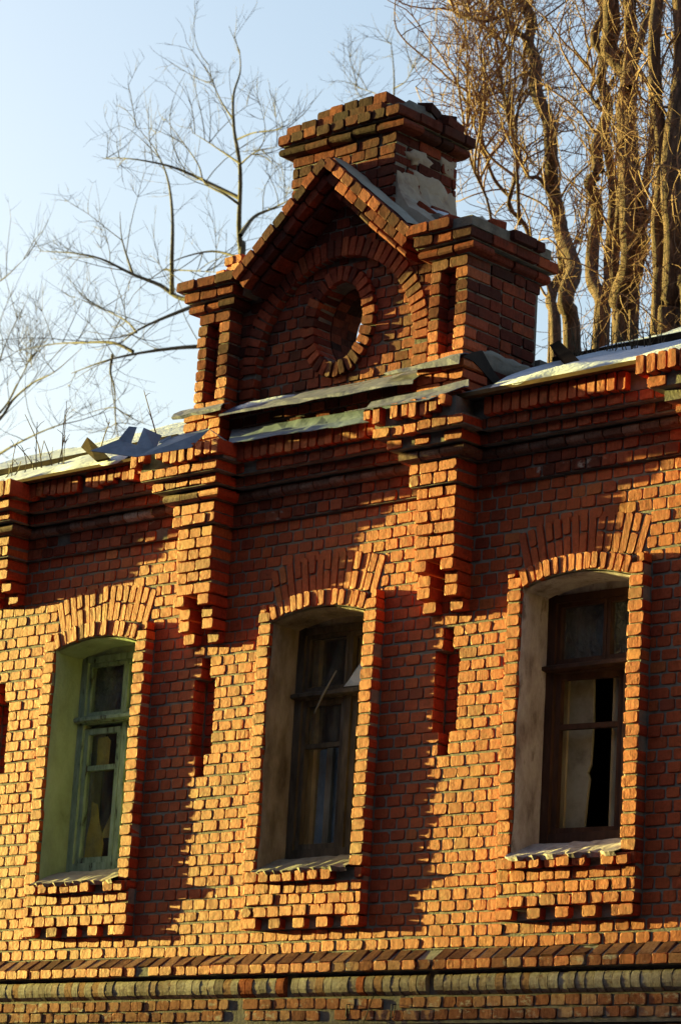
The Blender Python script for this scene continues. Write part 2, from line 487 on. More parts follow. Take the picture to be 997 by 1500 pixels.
class Bricks:
    """all bricks of one part; the largest in view become objects, the rest one joined piece"""
    def __init__(self, parent, mat, limit=300, name='brick'):
        self.parent, self.mat, self.limit, self.name = parent, mat, limit, name
        self.items = []

    def add(self, c, s, ry=0.0, rz=0.0, rx=0.0, shape='box', tint=None, tilt=1.0, proud=0.004, mat=None, drop=0.0, **kw):
        if drop and RNG.random() < drop:
            return
        t = RNG.random() if tint is None else min(1, max(0, tint + RNG.uniform(-.15, .15)))
        R = mathutils.Matrix.Rotation(rz, 3, 'Z') @ mathutils.Matrix.Rotation(ry, 3, 'Y') @ mathutils.Matrix.Rotation(rx, 3, 'X')
        d = math.radians(0.55) * tilt
        J = (mathutils.Matrix.Rotation(RNG.gauss(0, d), 3, 'Z') @ mathutils.Matrix.Rotation(RNG.gauss(0, d * .8), 3, 'X')
             @ mathutils.Matrix.Rotation(RNG.gauss(0, d * .7), 3, 'Y'))
        R = R @ J
        off = R @ mathutils.Vector((0, RNG.uniform(-proud, proud), RNG.uniform(-.0015, .0015)))
        c = (c[0] + off.x, c[1] + off.y, c[2] + off.z)
        self.items.append((c, s, R, shape, t, mat or self.mat, tuple(sorted(kw.items()))))

    def finish(self):
        def score(it):
            c, s = it[0], it[1]
            x, y, z = project(c)
            a = max(s[0] * s[2], s[1] * s[2] * 0.7) / (z * z)
            if not (-8 < x < 1005 and -8 < y < 1508):
                a *= 1e-4
            return -a * (1 + 0.02 * ((hash(c) >> 3) % 7))
        order = sorted(self.items, key=score)
        inview = [i for i in order if -score(i) > 1e-7]
        objs = inview[:self.limit]
        ids = {id(i) for i in objs}
        rest = {}
        for it in order:
            if id(it) not in ids:
                rest.setdefault(it[5], []).append(it)
        for c, s, R, shape, t, mat, kw in objs:
            q = tuple(max(round(a / 0.004) * 0.004, 0.004) for a in s)
            tq = round(t * 9) / 9
            key = (q, shape, mat, kw, RNG.randrange(4), tq)
            me = _cache.get(key)
            if me is None:
                r = random.Random(str(key))
                vs, fs = (box_shape if shape == 'box' else roll_shape)(*q, r, **dict(kw))
                me = bpy.data.meshes.new(self.name)
                me.from_pydata(vs, [], fs)
                a = me.attributes.new('tint', 'FLOAT', 'POINT')
                a.data.foreach_set('value', np.full(len(vs), tq, np.float32))
                me.materials.append(M[mat])
                _cache[key] = me
            o = bpy.data.objects.new(self.name, me)
            S = mathutils.Matrix.Diagonal((s[0] / q[0], s[1] / q[1], s[2] / q[2], 1))
            mw = R.to_4x4() @ S
            mw.translation = c
            o.matrix_world = mw
            link(o, self.parent)
        for mat, its in rest.items():
            V, F, T = [], [], []
            for c, s, R, shape, t, _, kw in its:
                vs, fs = (box_shape if shape == 'box' else roll_shape)(*s, RNG, **dict(kw))
                n = len(V)
                Rn = np.array(R)
                V += (np.array(vs) @ Rn.T + np.array(c)).tolist()
                F += [tuple(i + n for i in f) for f in fs]
                T += [t] * len(vs)
            o = mesh('brickwork', V, F, mat, self.parent, T)
            o['kind'] = 'stuff'


def spans(inside, x0, x1, dx=0.004):
    """intervals of [x0,x1] where inside(x)"""
    n = max(2, int((x1 - x0) / dx))
    out, st = [], None
    for i in range(n + 1):
        x = x0 + (x1 - x0) * i / n
        if inside(x):
            if st is None:
                st = x
        elif st is not None:
            out.append((st, x))
            st = None
    if st is not None:
        out.append((st, x1))
    return out


def fill_row(a, b, pitch, phase, jit=0.009, minw=0.045):
    """cut [a,b] into brick pieces on a lattice with the given phase; returns (x0,x1)"""
    cuts = [a]
    k = math.ceil((a - phase) / pitch + 1e-6)
    while phase + k * pitch < b - 1e-6:
        cuts.append(phase + k * pitch + RNG.uniform(-jit, jit))
        k += 1
    cuts.append(b)
    if len(cuts) > 2 and cuts[1] - cuts[0] < minw:
        del cuts[1]
    if len(cuts) > 2 and cuts[-1] - cuts[-2] < minw:
        del cuts[-2]
    return [(cuts[i], cuts[i + 1]) for i in range(len(cuts) - 1)]


JT = 0.0105     # joint
HP = 0.1172     # header pitch


def course(B, a, b, z0, z1, face, depth=0.11, pitch=HP, phase=0.0, drop=0.0, **kw):
    for p, q in fill_row(a, b, pitch, phase):
        w = q - p - JT * RNG.uniform(0.6, 1.7)
        if w < 0.015:
            continue
        xm = (p + q) / 2
        dz = .0035 * math.sin(xm * 2.1 + z0 * 9) + .0025 * math.sin(xm * 6.3 + z0 * 31)
        B.add((xm + RNG.uniform(-.0015, .0015), face + depth / 2, (z0 + z1) / 2 + dz), (w, depth, z1 - z0 - JT * RNG.uniform(0.7, 1.5)), drop=drop, **kw)


def course_side(B, y0, y1, z0, z1, face, depth=0.11, pitch=0.235, phase=0.0, sgn=1, alt=False, **kw):
    """a course on a side face x=face looking to +x"""
    ps = fill_row(y0, y1, pitch, phase, 0.012)
    for p, q in ps:
        w = q - p - JT
        if w < 0.02:
            continue
        B.add((face - sgn * depth / 2, (p + q) / 2, (z0 + z1) / 2), (w, depth, z1 - z0 - JT * RNG.uniform(0.75, 1.15)), rz=sgn * math.pi / 2, **kw)


# ------------------------------------------------------------------ the lie of the facade
P1 = 0.075
P2 = 0.0795
ROWS = [(i * P1, (i + 1) * P1) for i in range(28)] + [(2.1 + i * P2, 2.1 + (i + 1) * P2) for i in range(10)]
Z_B3, Z_ROLL, Z_C1, Z_C2, Z_SOL, Z_TOP = 2.895, 3.054, 3.130, 3.202, 3.275, 3.400
E_B3, E_ROLL, E_C1, E_C2, E_SOL = 0.035, 0.090, 0.145, 0.210, 0.265
WX = [-2.131, -0.02, 2.091]          # window centres in the photograph
WHALF = 0.41
JAMB = 0.11
D1 = 0.080
SILL, SPRING, RISE = 0.525, 2.18, 0.065
AR = (WHALF ** 2 + RISE ** 2) / (2 * RISE)
ACZ = SPRING + RISE - AR
PX = [-3.165, -1.087, 1.050, 3.200]
PHALF = 0.1675
D2 = 0.19
X0, X1 = -5.2, 4.9
ALLW = WX + [WX[0] - 2.111, WX[2] + 2.111]


def arch_half(z, rad, ang):
    h = z - ACZ
    if h <= 0 or h > rad:
        return 0.0
    return min(math.sqrt(rad * rad - h * h), h * math.tan(ang))


ANG_L = math.radians(17.6)


def slot(x, z):
    for c in PX:
        d = abs(x - c)
        if 1.35 <= z < 1.875 and d < 0.0925:
            return True
        if (1.2 <= z < 1.35 or 1.875 <= z < 2.025) and d < 0.036:
            return True
    return False


def wall_free(x, z):
    for c in ALLW:
        d = abs(x - c)
        if 0.15 < z < 2.25 and d < WHALF + JAMB:
            return False
        if z > 2.0 and d < max(arch_half(z + 0.02, AR + 0.385, ANG_L), WHALF + JAMB if z < 2.25 else 0):
            return False
    if slot(x, z):
        return False
    return True


building = empty('brick_building', (0, 0, -3.5))
building.location = (0, 0, 0)
tag(building, 'derelict red brick building with arched windows and a gabled parapet', 'building')

# ---- main wall
wall = empty('wall', parent=building)
core = MB()
core.box(X0, X1, 0.10, 0.50, -3.45, -0.0)                       # below the sills
BACK = 0.0075


def core_cell(x0, x1, z0, z1, y=BACK):
    core.box(x0, x1, y, 0.50, z0, z1)


edges = [X0]
for c in sorted(ALLW):
    edges += [c - WHALF, c + WHALF]
edges.append(X1)
core_cell(X0, X1, 0.0, 0.46)
for i in range(0, len(edges), 2):
    a, b = edges[i], edges[i + 1]
    pc = [c for c in PX if a < c < b]
    if pc:
        c = pc[0]
        core_cell(a, c - 0.106, 0.46, 2.02)
        core_cell(c + 0.106, b, 0.46, 2.02)
        core_cell(c - 0.106, c + 0.106, 0.46, 1.2)
        core.box(c - 0.106, c + 0.106, 0.125, 0.5, 1.2, 2.02)
        for z0, z1 in ((1.2, 1.35), (1.875, 2.02)):
            core_cell(c - 0.106, c - 0.05, z0, z1)
            core_cell(c + 0.05, c + 0.106, z0, z1)
    else:
        core_cell(a, b, 0.46, 2.02)
    core_cell(a, b, 2.02, 2.30)
for c in ALLW:                                                   # over each arch
    pts = []
    for k in range(13):
        t = -1 + 2 * k / 12
        x = c + t * WHALF
        pts.append((x, ACZ + math.sqrt(AR * AR - (t * WHALF) ** 2) + 0.004))
    core.prism_y(pts + [(c + WHALF, 2.30), (c - WHALF, 2.30)], BACK, 0.50)
core.box(X0, X1, BACK, 0.50, 2.30, Z_TOP)
core.build('mortar_bed', 'mortar', wall, kind='stuff')

WB = Bricks(wall, 'brick', 300)
for i, (z0, z1) in enumerate(ROWS):
    zm = (z0 + z1) / 2
    for a, b in spans(lambda x: wall_free(x, zm), X0, X1):
        if b - a < 0.02:
            continue
        course(WB, a, b, z0, z1, 0.0, 0.10, HP, (i % 2) * HP / 2 + 0.013 * math.sin(i * 1.7), tilt=1.0, proud=0.0034)
# backs and cheeks of the narrow niches
for c in PX:
    for z0, z1 in ROWS:
        zm = (z0 + z1) / 2
        if 1.2 <= zm < 2.025:
            h = 0.0925 if 1.35 <= zm < 1.875 else 0.036
            course(WB, c - h, c + h, z0, z1, 0.113, 0.06, HP, c, tint=0.2)
            course_side(WB, 0.008, 0.112, z0, z1, c - h, 0.05, 0.2, 0, tint=0.2)
WB.finish()

# ---- window surrounds (raised jambs, arch rings, aprons)
for wi, c in enumerate(WX):
    sur = empty('window_surround', parent=building)
    sur['label'] = ['raised brick surround of the green window', 'raised brick surround of the window under the gable',
                    'raised brick surround of the brown casement window'][wi]
    cb = MB()
    for s in (-1, 1):
        xa, xb = sorted((c + s * (WHALF + 0.010), c + s * (WHALF + JAMB - 0.008)))
        cb.box(xa, xb, -D1 + 0.011, 0.02, 0.53, 2.24)
    cb.box(c - WHALF - JAMB + .008, c + WHALF + JAMB - .008, -D1 + 0.026, 0.02, 0.235, 0.455)
    cb.box(c - WHALF - JAMB + .008, c + WHALF + JAMB - .008, -D1 + 0.03, 0.02, 0.455, 0.53)
    cb.box(c - WHALF - 0.01, c + WHALF + 0.01, -0.012, 0.02, 0.155, 0.235)
    pts = []
    for k in range(13):
        t = -1 + 2 * k / 12
        a = t * ANG_L
        pts.append((c + (AR + 0.006) * math.sin(a), ACZ + (AR + 0.006) * math.cos(a)))
    for k in range(12, -1, -1):
        a = (-1 + 2 * k / 12) * ANG_L
        pts.append((c + (AR + 0.115) * math.sin(a), ACZ + (AR + 0.115) * math.cos(a)))
    cb.prism_y(pts, -D1 + 0.012, 0.03)
    cb.build('mortar_bed', 'mortar', sur, kind='stuff')
    SB = Bricks(sur, 'brick', 300)
    for i, (z0, z1) in enumerate(ROWS):
        zm = (z0 + z1) / 2
        if SILL - .01 < zm < 2.22:
            for s in (-1, 1):
                off = RNG.uniform(-.006, .006)
                SB.add((c + s * (WHALF + JAMB / 2) + off, -D1 + 0.085, zm), (JAMB - RNG.uniform(.0, .010), 0.17, P1 - JT * RNG.uniform(.7, 1.2)),
                       tilt=1.3, proud=0.006)
        elif 0.15 < zm < 0.45:
            if zm < 0.225:                                       # dentils
                k = 0
                x = c - WHALF - JAMB
                course(SB, x, x + 0.145, z0, z1, -D1 + .012, 0.16, 0.3)
                x += 0.145 + 0.105
                while x < c + WHALF - 0.05:
                    SB.add((x + .0525, -D1 + 0.092, zm), (0.100, 0.16, P1 - JT), tilt=1.6, proud=.006, drop=0.06)
                    x += 0.208
                SB.add((c + WHALF + JAMB - .055, -D1 + 0.09, zm), (0.105, 0.17, P1 - JT), tilt=1.3)
            else:
                course(SB, c - WHALF - JAMB, c + WHALF + JAMB, z0, z1, -D1 + 0.012, 0.13, HP, c + (i % 2) * HP / 2, tilt=1.4, proud=.006)
    # sill header course, bricks tipped outwards, some lost
    x = c - WHALF - 0.045
    k = 0
    while x < c + WHALF + 0.02:
        lost = (wi == 2 and 0.10 < x - c < 0.27) or (wi == 1 and x - c > 0.30) or (wi == 0 and 0.14 < x - c < 0.24)
        if not lost:
            SB.add((x + .05, -D1 + 0.045, 0.488), (0.098 - RNG.uniform(0, .02), 0.16, P1 - 0.008), rx=math.radians(4), tilt=2.2, proud=.010,
                   tint=0.3 if RNG.random() < .35 else None)
        x += 0.108
        k += 1
    SB.add((c + WHALF + JAMB - .03, -D1 + 0.07, 0.488), (0.06, 0.14, P1 - JT))
    SB.add((c - WHALF - JAMB + .035, -D1 + 0.07, 0.488), (0.065, 0.14, P1 - JT))
    # arch ring of small voussoirs, proud of the wall
    nv = 14
    for k in range(nv):
        a = (-1 + (2 * k + 1) / nv) * ANG_L
        r = AR + 0.061
        SB.add((c + r * math.sin(a), -D1 + 0.085, ACZ + r * math.cos(a)), (2 * ANG_L / nv * r - 0.011, 0.17, 0.114 - RNG.uniform(0, .012)),
               ry=a, tilt=1.6, proud=0.007)
    for s in (-1, 1):
        SB.add((c + s * (WHALF + JAMB - .032), -D1 + 0.08, 2.283), (0.055, 0.15, 0.055), tilt=1.5)
    SB.finish()
    # long voussoirs flush with the wall
    arch = empty('relieving_arch', parent=building)
    AB = Bricks(arch, 'brick', 300)
    nl = 15
    for k in range(nl):
        a = (-1 + (2 * k + 1) / nl) * ANG_L
        w = 2 * ANG_L / nl * (AR + 0.25) - 0.011
        zl = AR + 0.128
        if k % 2 == 0 and RNG.random() < 0.8:
            segs = [(zl, zl + 0.252)]
        else:
            m = zl + RNG.choice((0.122, 0.13, 0.118))
            segs = [(zl, m), (m + 0.01, zl + 0.252)]
        for r0, r1 in segs:
            r = (r0 + r1) / 2
            AB.add((c + r * math.sin(a), 0.046, ACZ + r * math.cos(a)), (w, 0.10, r1 - r0), ry=a, tilt=1.2, proud=0.004)
    AB.finish()

# ---- pilasters with corbelled feet and stepped caps
CAPS = [(Z_B3, (Z_B3 + Z_ROLL) / 2, E_B3, 'box'), ((Z_B3 + Z_ROLL) / 2, Z_ROLL, E_B3, 'box'), (Z_ROLL, Z_C1, E_ROLL, 'roll'),
        (Z_C1, Z_C2, E_C1, 'box'), (Z_C2, Z_SOL, E_C2, 'box'), (Z_SOL, Z_TOP, E_SOL, 'soldier')]
plabels = ['short brick bracket at the end of the roof snow', 'brick pilaster below the bent grey sheet',
           'brick pilaster below the cream flashing', 'brick bracket with a crumbled cap']
for pi, c in enumerate(PX):
    short = pi in (0, 3)
    pil = empty('pilaster', parent=building)
    pil['label'] = plabels[pi]
    B = Bricks(pil, 'brick', 300)
    cb = MB()
    cb.box(c - PHALF + .011, c + PHALF - .011, -D2 + 0.030, 0.02, 2.75 if short else 2.425, Z_B3)
    cb.box(c - PHALF - E_B3 + .013, c + PHALF + E_B3 - .013, -D2 - E_B3 + .013, 0.02, Z_B3, Z_ROLL)
    cb.box(c - PHALF - E_ROLL + .04, c + PHALF + E_ROLL - .04, -D2 - E_ROLL + .045, 0.02, Z_ROLL, Z_C1)
    cb.box(c - PHALF - E_C1 + .013, c + PHALF + E_C1 - .013, -D2 - E_C1 + .013, 0.02, Z_C1, Z_C2)
    cb.box(c - PHALF - E_C2 + .013, c + PHALF + E_C2 - .013, -D2 - E_C2 + .013, 0.02, Z_C2, Z_SOL)
    xr = c + PHALF + E_SOL - (0.14 if pi == 2 else 0.02)
    cb.box(c - PHALF - E_SOL + .06, xr, -D2 - E_SOL + .07, 0.02, Z_SOL, Z_TOP - .005)
    cb.build('mortar_bed', 'mortar_dark', pil, kind='stuff')
    for i, (z0, z1) in enumerate(ROWS):
        k = i - 28
        if k < 0:
            continue
        zm = (z0 + z1) / 2
        if short:
            legs = {6: 0.06, 7: 0.13}
            body = k >= 8
        else:
            legs = {0: 0.062, 1: 0.125, 2: 0.125, 3: 0.185}
            body = k >= 4
        if k in legs:
            d = legs[k]
            for s in (-1, 1):
                B.add((c + s * 0.112, -d / 2 + .02, zm), (0.103, d + 0.05, P2 - JT * .8), tilt=1.8, proud=.006)
        elif body:
            d = D2 - (0.012 if k in (4, 5) else 0.0)
            if i % 2:
                course(B, c - PHALF, c + PHALF, z0, z1, -d, d + .03, 0.1117, c - PHALF, tilt=1.1, proud=.003)
            else:
                m = c + RNG.uniform(-.015, .03)
                for a, b in ((c - PHALF, m), (m, c + PHALF)):
                    B.add(((a + b) / 2, -d + (d + .03) / 2, zm), (b - a - JT, d + .03, P2 - JT), tilt=1.1, proud=.003)
    for ci, (z0, z1, e, kind) in enumerate(CAPS):
        zm = (z0 + z1) / 2
        hw, f = PHALF + e, D2 + e
        dep = 0.20 + (0.05 if kind != 'box' else 0)
        if kind == 'box':
            broke = 0.25 if pi == 3 and e > .1 else 0.02
            course(B, c - hw, c + hw, z0, z1, -f, dep, 0.118 if ci != 1 else 0.165, c + (ci % 2) * .05, tilt=1.6, proud=.005, drop=broke)
        elif kind == 'roll':
            n = 3
            w = 2 * hw / n
            for k in range(n):
                B.add((c - hw + (k + .5) * w, -f + dep / 2, zm), (w - .009, dep, z1 - z0 - .006), shape='roll', tilt=1.4,
                      left=False, right=(k == n - 1), bulge=0.032, mat='roll_grey' if RNG.random() < .4 else 'brick')
        else:
            n = int(2 * hw / 0.0725)
            for k in range(n):
                if pi == 2 and (k > n - 3 or k == 2):
                    continue
                if pi == 3 and RNG.random() < .45:
                    continue
                if pi == 1 and k == 2:
                    continue
                cut = RNG.choice((0, 0, 0, 0.02, 0.05)) if pi in (1, 2) else 0.0
                B.add((c - hw + (k + .5) * 2 * hw / n, -f + .13 + RNG.uniform(0, .006), zm + cut / 2), (0.0600, 0.26, z1 - z0 - .008 - cut), tilt=2.0, proud=.006)
    B.finish()

# ---- cornice courses between the pilasters
corn = empty('cornice', parent=building)
cb = MB()
cb.box(X0, X1, -E_B3 + .012, 0.02, Z_B3, Z_ROLL)
cb.box(X0, X1, -E_ROLL + .045, 0.02, Z_ROLL, Z_C1)
cb.box(X0, X1, -E_C1 + .013, 0.02, Z_C1, Z_C2)
cb.box(X0, X1, -E_C2 + .013, 0.02, Z_C2, Z_SOL)
cb.box(X0, X1, -E_SOL + .06, 0.02, Z_SOL, Z_TOP - .006)
cb.build('mortar_bed', 'mortar_dark', corn, kind='stuff')
CB = Bricks(corn, 'brick_frieze', 300)
bays = []
_e = [X0] + PX + [X1]
for ci, (z0, z1, e, kind) in enumerate(CAPS):
    zm = (z0 + z1) / 2
    for a0, b0 in zip(_e[:-1], _e[1:]):
        a = a0 + (PHALF + e - .02 if a0 in PX else 0)
        b = b0 - (PHALF + e - .02 if b0 in PX else 0)
        if kind == 'box':
            course(CB, a, b, z0, z1, -e, 0.13, HP, ci * .041, tilt=1.2, proud=.004, drop=.01)
        elif kind == 'roll':
            for p, q in fill_row(a, b, 0.14, .03):
                CB.add(((p + q) / 2, -e + .07, zm), (q - p - .008, 0.14, z1 - z0 - .005), shape='roll', mat='roll_grey', tilt=1.0, bulge=0.032)
        else:
            n = int((b - a) / 0.0725)
            for k in range(n):
                x = a + (k + .5) * (b - a) / n
                if (x > 2.55 and RNG.random() < .4) or RNG.random() < .02 or (x < -2.35 and RNG.random() < .08):
                    continue
                cut = RNG.choice((0, 0, 0, .015, .04)) if x < -1.3 or x > 2.2 else 0
                CB.add((x, -e + .075 + RNG.uniform(0, .006), zm + cut / 2), (0.0605, 0.15, z1 - z0 - .009 - cut), tilt=1.8, proud=.005, mat='brick')
CB.finish()

# ---- string course at the foot of the storey
sc_part = empty('string_course', parent=building)
cb = MB()
cb.prism_x([(0.10, 0.0), (0.012, -0.004), (-0.082, -0.070), (-0.088, -0.132), (-0.025, -0.134), (-0.025, -0.285), (0.10, -0.285)], X0, X1)
cb.box(X0, X1, -0.028, 0.12, -0.45, -0.285)
cb.box(X0, X1, 0.010, 0.12, -3.45, -0.45)
cb.build('mortar_bed', 'mortar_dark', sc_part, kind='stuff')
SCB = Bricks(sc_part, 'brick', 300)
x = X0
k = 0
while x < X1 - .1:                                               # sloped weathering bricks over a header fascia
    slope = math.atan2(0.066, 0.094)
    if not (RNG.random() < .03):
        SCB.add((x + .055, -0.035, -0.045 + RNG.uniform(-.003, .003)), (0.108 - RNG.uniform(0, .012), 0.122, 0.030), rx=slope + RNG.gauss(0, .06), tilt=4, proud=.006, mat='brick_ledge')
    if not (RNG.random() < .02):
        SCB.add((x + .055, -0.030, -0.103), (HP - JT, 0.14, 0.058), tilt=1.5, proud=.005, mat='brick_limed' if (x > 0.3 and RNG.random() < .6) else 'brick')
    x += HP
SCB.finish()
roll = empty('roll_moulding', parent=building)
RB = Bricks(roll, 'roll_pale', 300)
x = X0
while x < X1 - .1:
    w = RNG.uniform(.062, .076)
    t = 0.96 if -0.60 < x < -0.15 and RNG.random() < .6 else RNG.uniform(0, .9)
    RB.add((x + w / 2, 0.004, -0.212), (w - .003, 0.155, 0.135), shape='roll', tint=t, tilt=1.8, proud=.0030, bulge=0.050,
           drop=0.01 if x < 0.2 else 0.03)
    x += w
RB.finish()
low = empty('lower_wall', parent=building)
LB = Bricks(low, 'brick_limed', 300)
for i, (z0, z1) in enumerate([(-.360, -.286), (-.432, -.36)]):
    for a, b in ((X0, -0.62), (-0.50, X1)) if i == 0 else ((X0, -0.66), (-0.48, X1)):
        course(LB, a, b, z0, z1, -0.040, 0.13, HP, i * HP / 2, tilt=1.5, proud=.005, mat=None, drop=.015)
for i in range(12):
    z1 = -0.455 - i * P1
    course(LB, X0, X1, z1 - P1, z1, -0.002, 0.10, HP, (i % 2) * HP / 2, tilt=1.3)
LB.finish()

# ------------------------------------------------------------------ parapet gable
AX, AZ = 0.02, 5.32          # apex of the rakes
BXR, BXL, BZ = 0.80, -0.78, 4.655
SL = (AZ - BZ) / (BXR - AX)
RA = math.atan(SL)
PIER_R = (0.905, 1.22)
PIER_L = (-1.205, -0.900)
PF, PB = -0.185, 0.56
ZP0, ZP1 = 3.70, 4.42
ARX, ARZ, RO, RI = -0.027, 3.955, 0.845, 0.705
OCX, OCZ, OA, OB_, IA, IB = -0.02, 4.215, 0.325, 0.395, 0.215, 0.275
FACE, PANEL = -0.070, -0.016


def rake_z(x):
    return AZ - SL * abs(x - AX)


gable = empty('gable', parent=building)
gable['label'] = 'brick gable with an oval opening under stepped rakes'
g = MB()
ell = [(OCX + (IA + .006) * math.cos(t), OCZ + (IB + .006) * math.sin(t)) for t in [2 * math.pi * i / 48 for i in range(48)]]
# panel slab with an oval hole, as a ring of quads out to a box
NB = 48
box_pts = []
for i in range(NB):
    t = 2 * math.pi * i / NB
    dx, dz = math.cos(t), math.sin(t)
    hx, hz0, hz1 = 0.86, 0.52, 0.62
    s = min(hx / abs(dx) if abs(dx) > 1e-6 else 9, (hz1 if dz > 0 else hz0) / abs(dz) if abs(dz) > 1e-6 else 9)
    box_pts.append((OCX + dx * s, OCZ + dz * s))
vs = [(x, PANEL + .011, z) for x, z in ell] + [(x, PANEL + .011, z) for x, z in box_pts]
vs += [(x, 0.385, z) for x, z in ell] + [(x, 0.385, z) for x, z in box_pts]
fs = []
for i in range(NB):
    j = (i + 1) % NB
    fs += [(i, NB + i, NB + j, j), (2 * NB + j, 3 * NB + j, 3 * NB + i, 2 * NB + i), (i, j, 2 * NB + j, 2 * NB + i)]
    fs += [(NB + i, 3 * NB + i, 3 * NB + j, NB + j)]
g.add(vs, fs)
# spandrel slab round the arch recess
for s in (-1, 1):
    pts_in = []
    for i in range(15):
        t = math.pi / 2 * i / 14
        pts_in.append((ARX + s * (RI + .008) * math.cos(t), ARZ + (RI + .008) * math.sin(t)))
    xo = 0.91 if s > 0 else -0.905
    ring = [(ARX + s * (RI + .008), 3.66)] + pts_in + [(ARX, rake_z(ARX) - .08), (xo, rake_z(xo) - .08), (xo, 3.66)]
    if s > 0:
        ring = ring[::-1]
    g.prism_y(ring, FACE + .011, PANEL + .02)
# back part of the gable
g.prism_y([(-1.19, 3.4), (-0.5, 3.4), (-0.5, rake_z(-.5) - .09), (-0.80, rake_z(-.80) - .09), (-1.19, 4.50)], 0.03, 0.55)
g.prism_y([(0.46, 3.4), (1.205, 3.4), (1.205, 4.50), (0.86, rake_z(.86) - .09), (0.46, rake_z(.46) - .09)], 0.03, 0.55)
g.prism_y([(-0.5, 4.80), (0.46, 4.80), (0.46, rake_z(.46) - .09), (AX, AZ - .1), (-0.5, rake_z(-.5) - .09)], 0.03, 0.55)
g.box(-1.19, 1.205, -0.135, 0.55, 3.41, 3.70)
g.build('mortar_bed', 'mortar_dark', gable, kind='stuff')

GB = Bricks(gable, 'brick_panel', 300)
gz = 3.70
PG = 0.0775
grow = [(gz + i * PG, gz + (i + 1) * PG) for i in range(22)]


def in_arch(x, z, r):
    if z < ARZ:
        return abs(x - ARX) < r
    return (x - ARX) ** 2 + (z - ARZ) ** 2 < r * r


for i, (z0, z1) in enumerate(grow):
    zm = (z0 + z1) / 2
    f = lambda x: in_arch(x, zm, RI + .01) and ((x - OCX) / (OA - .01)) ** 2 + ((zm - OCZ) / (OB_ - .01)) ** 2 > 1
    for a, b in spans(f, -0.8, 0.8):
        if b - a > .02:
            course(GB, a, b, z0, z1, PANEL, 0.10, 0.120, (i % 2) * .06, tilt=1.2, proud=.004)
    f = lambda x: (not in_arch(x, zm, RO - .02)) and zm < rake_z(x) - 0.16 and PIER_L[1] - .01 < x < PIER_R[0] + .01
    for a, b in spans(f, -0.95, 0.95):
        if b - a > .03:
            course(GB, a, b, z0, z1, FACE, 0.09, 0.125, (i % 2) * .06, tilt=1.2, proud=.004, mat='brick_sooty')
# arch ring
segs = [(-1, 3.70 + .075 * k) for k in range(3)] + [(1, 3.70 + .075 * k) for k in range(3)]
for s, z in segs:
    GB.add((ARX + s * (RI + RO) / 2, FACE - .008 + .08, z + .0375), (RO - RI - .006, 0.16, 0.066), tilt=1.3)
na = 37
for k in range(na):
    t = math.pi * (k + .5) / na
    r = (RI + RO) / 2
    GB.add((ARX + r * math.cos(t), FACE - .008 + .08, ARZ + r * math.sin(t)), (math.pi * r / na - .012, 0.16, RO - RI - .006),
           ry=math.pi / 2 - t, tilt=1.5, proud=.004)
# oval ring, and lining of the opening in the darkest brick to deepen its shade
no = 30
for k in range(no):
    t = 2 * math.pi * (k + .5) / no
    ra, rb = (OA + IA) / 2, (OB_ + IB) / 2
    x, z = OCX + ra * math.cos(t), OCZ + rb * math.sin(t)
    nx, nz = math.cos(t) / ra, math.sin(t) / rb
    ang = math.atan2(nx, nz)
    ln = math.hypot(ra * math.sin(t), rb * math.cos(t)) * 2 * math.pi / no
    damaged = False
    GB.add((x, -0.05 + .085 + (0.06 if damaged else 0), z), (ln - .011, 0.17, 0.108), ry=ang, tilt=2.0, proud=.006, mat='brick_sooty' if k % 3 else 'brick_panel')
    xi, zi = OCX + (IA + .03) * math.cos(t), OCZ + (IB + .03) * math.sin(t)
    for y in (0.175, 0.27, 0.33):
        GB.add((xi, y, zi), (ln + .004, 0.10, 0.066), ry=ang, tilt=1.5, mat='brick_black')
# band under the gable and plinths of its piers
for i, (z0, z1) in enumerate([(3.415, 3.488), (3.488, 3.561), (3.561, 3.634), (3.634, 3.70)]):
    course(GB, -0.90, 0.90, z0, z1, -0.148, 0.10, 0.125, (i % 2) * .06, mat='brick_sooty')
    for a, b in ((PIER_L[0] - .04, PIER_L[1] + .03), (PIER_R[0] - .03, PIER_R[1] + .05)):
        course(GB, a, b, z0, z1, -0.235, 0.24, 0.205 if i % 2 else 0.13, a, mat='brick')
    course_side(GB, 0.0, PB, z0, z1, PIER_R[1] + .035, 0.10, 0.235 if i % 2 else .12, 0, mat='brick_sooty')
GB.finish()

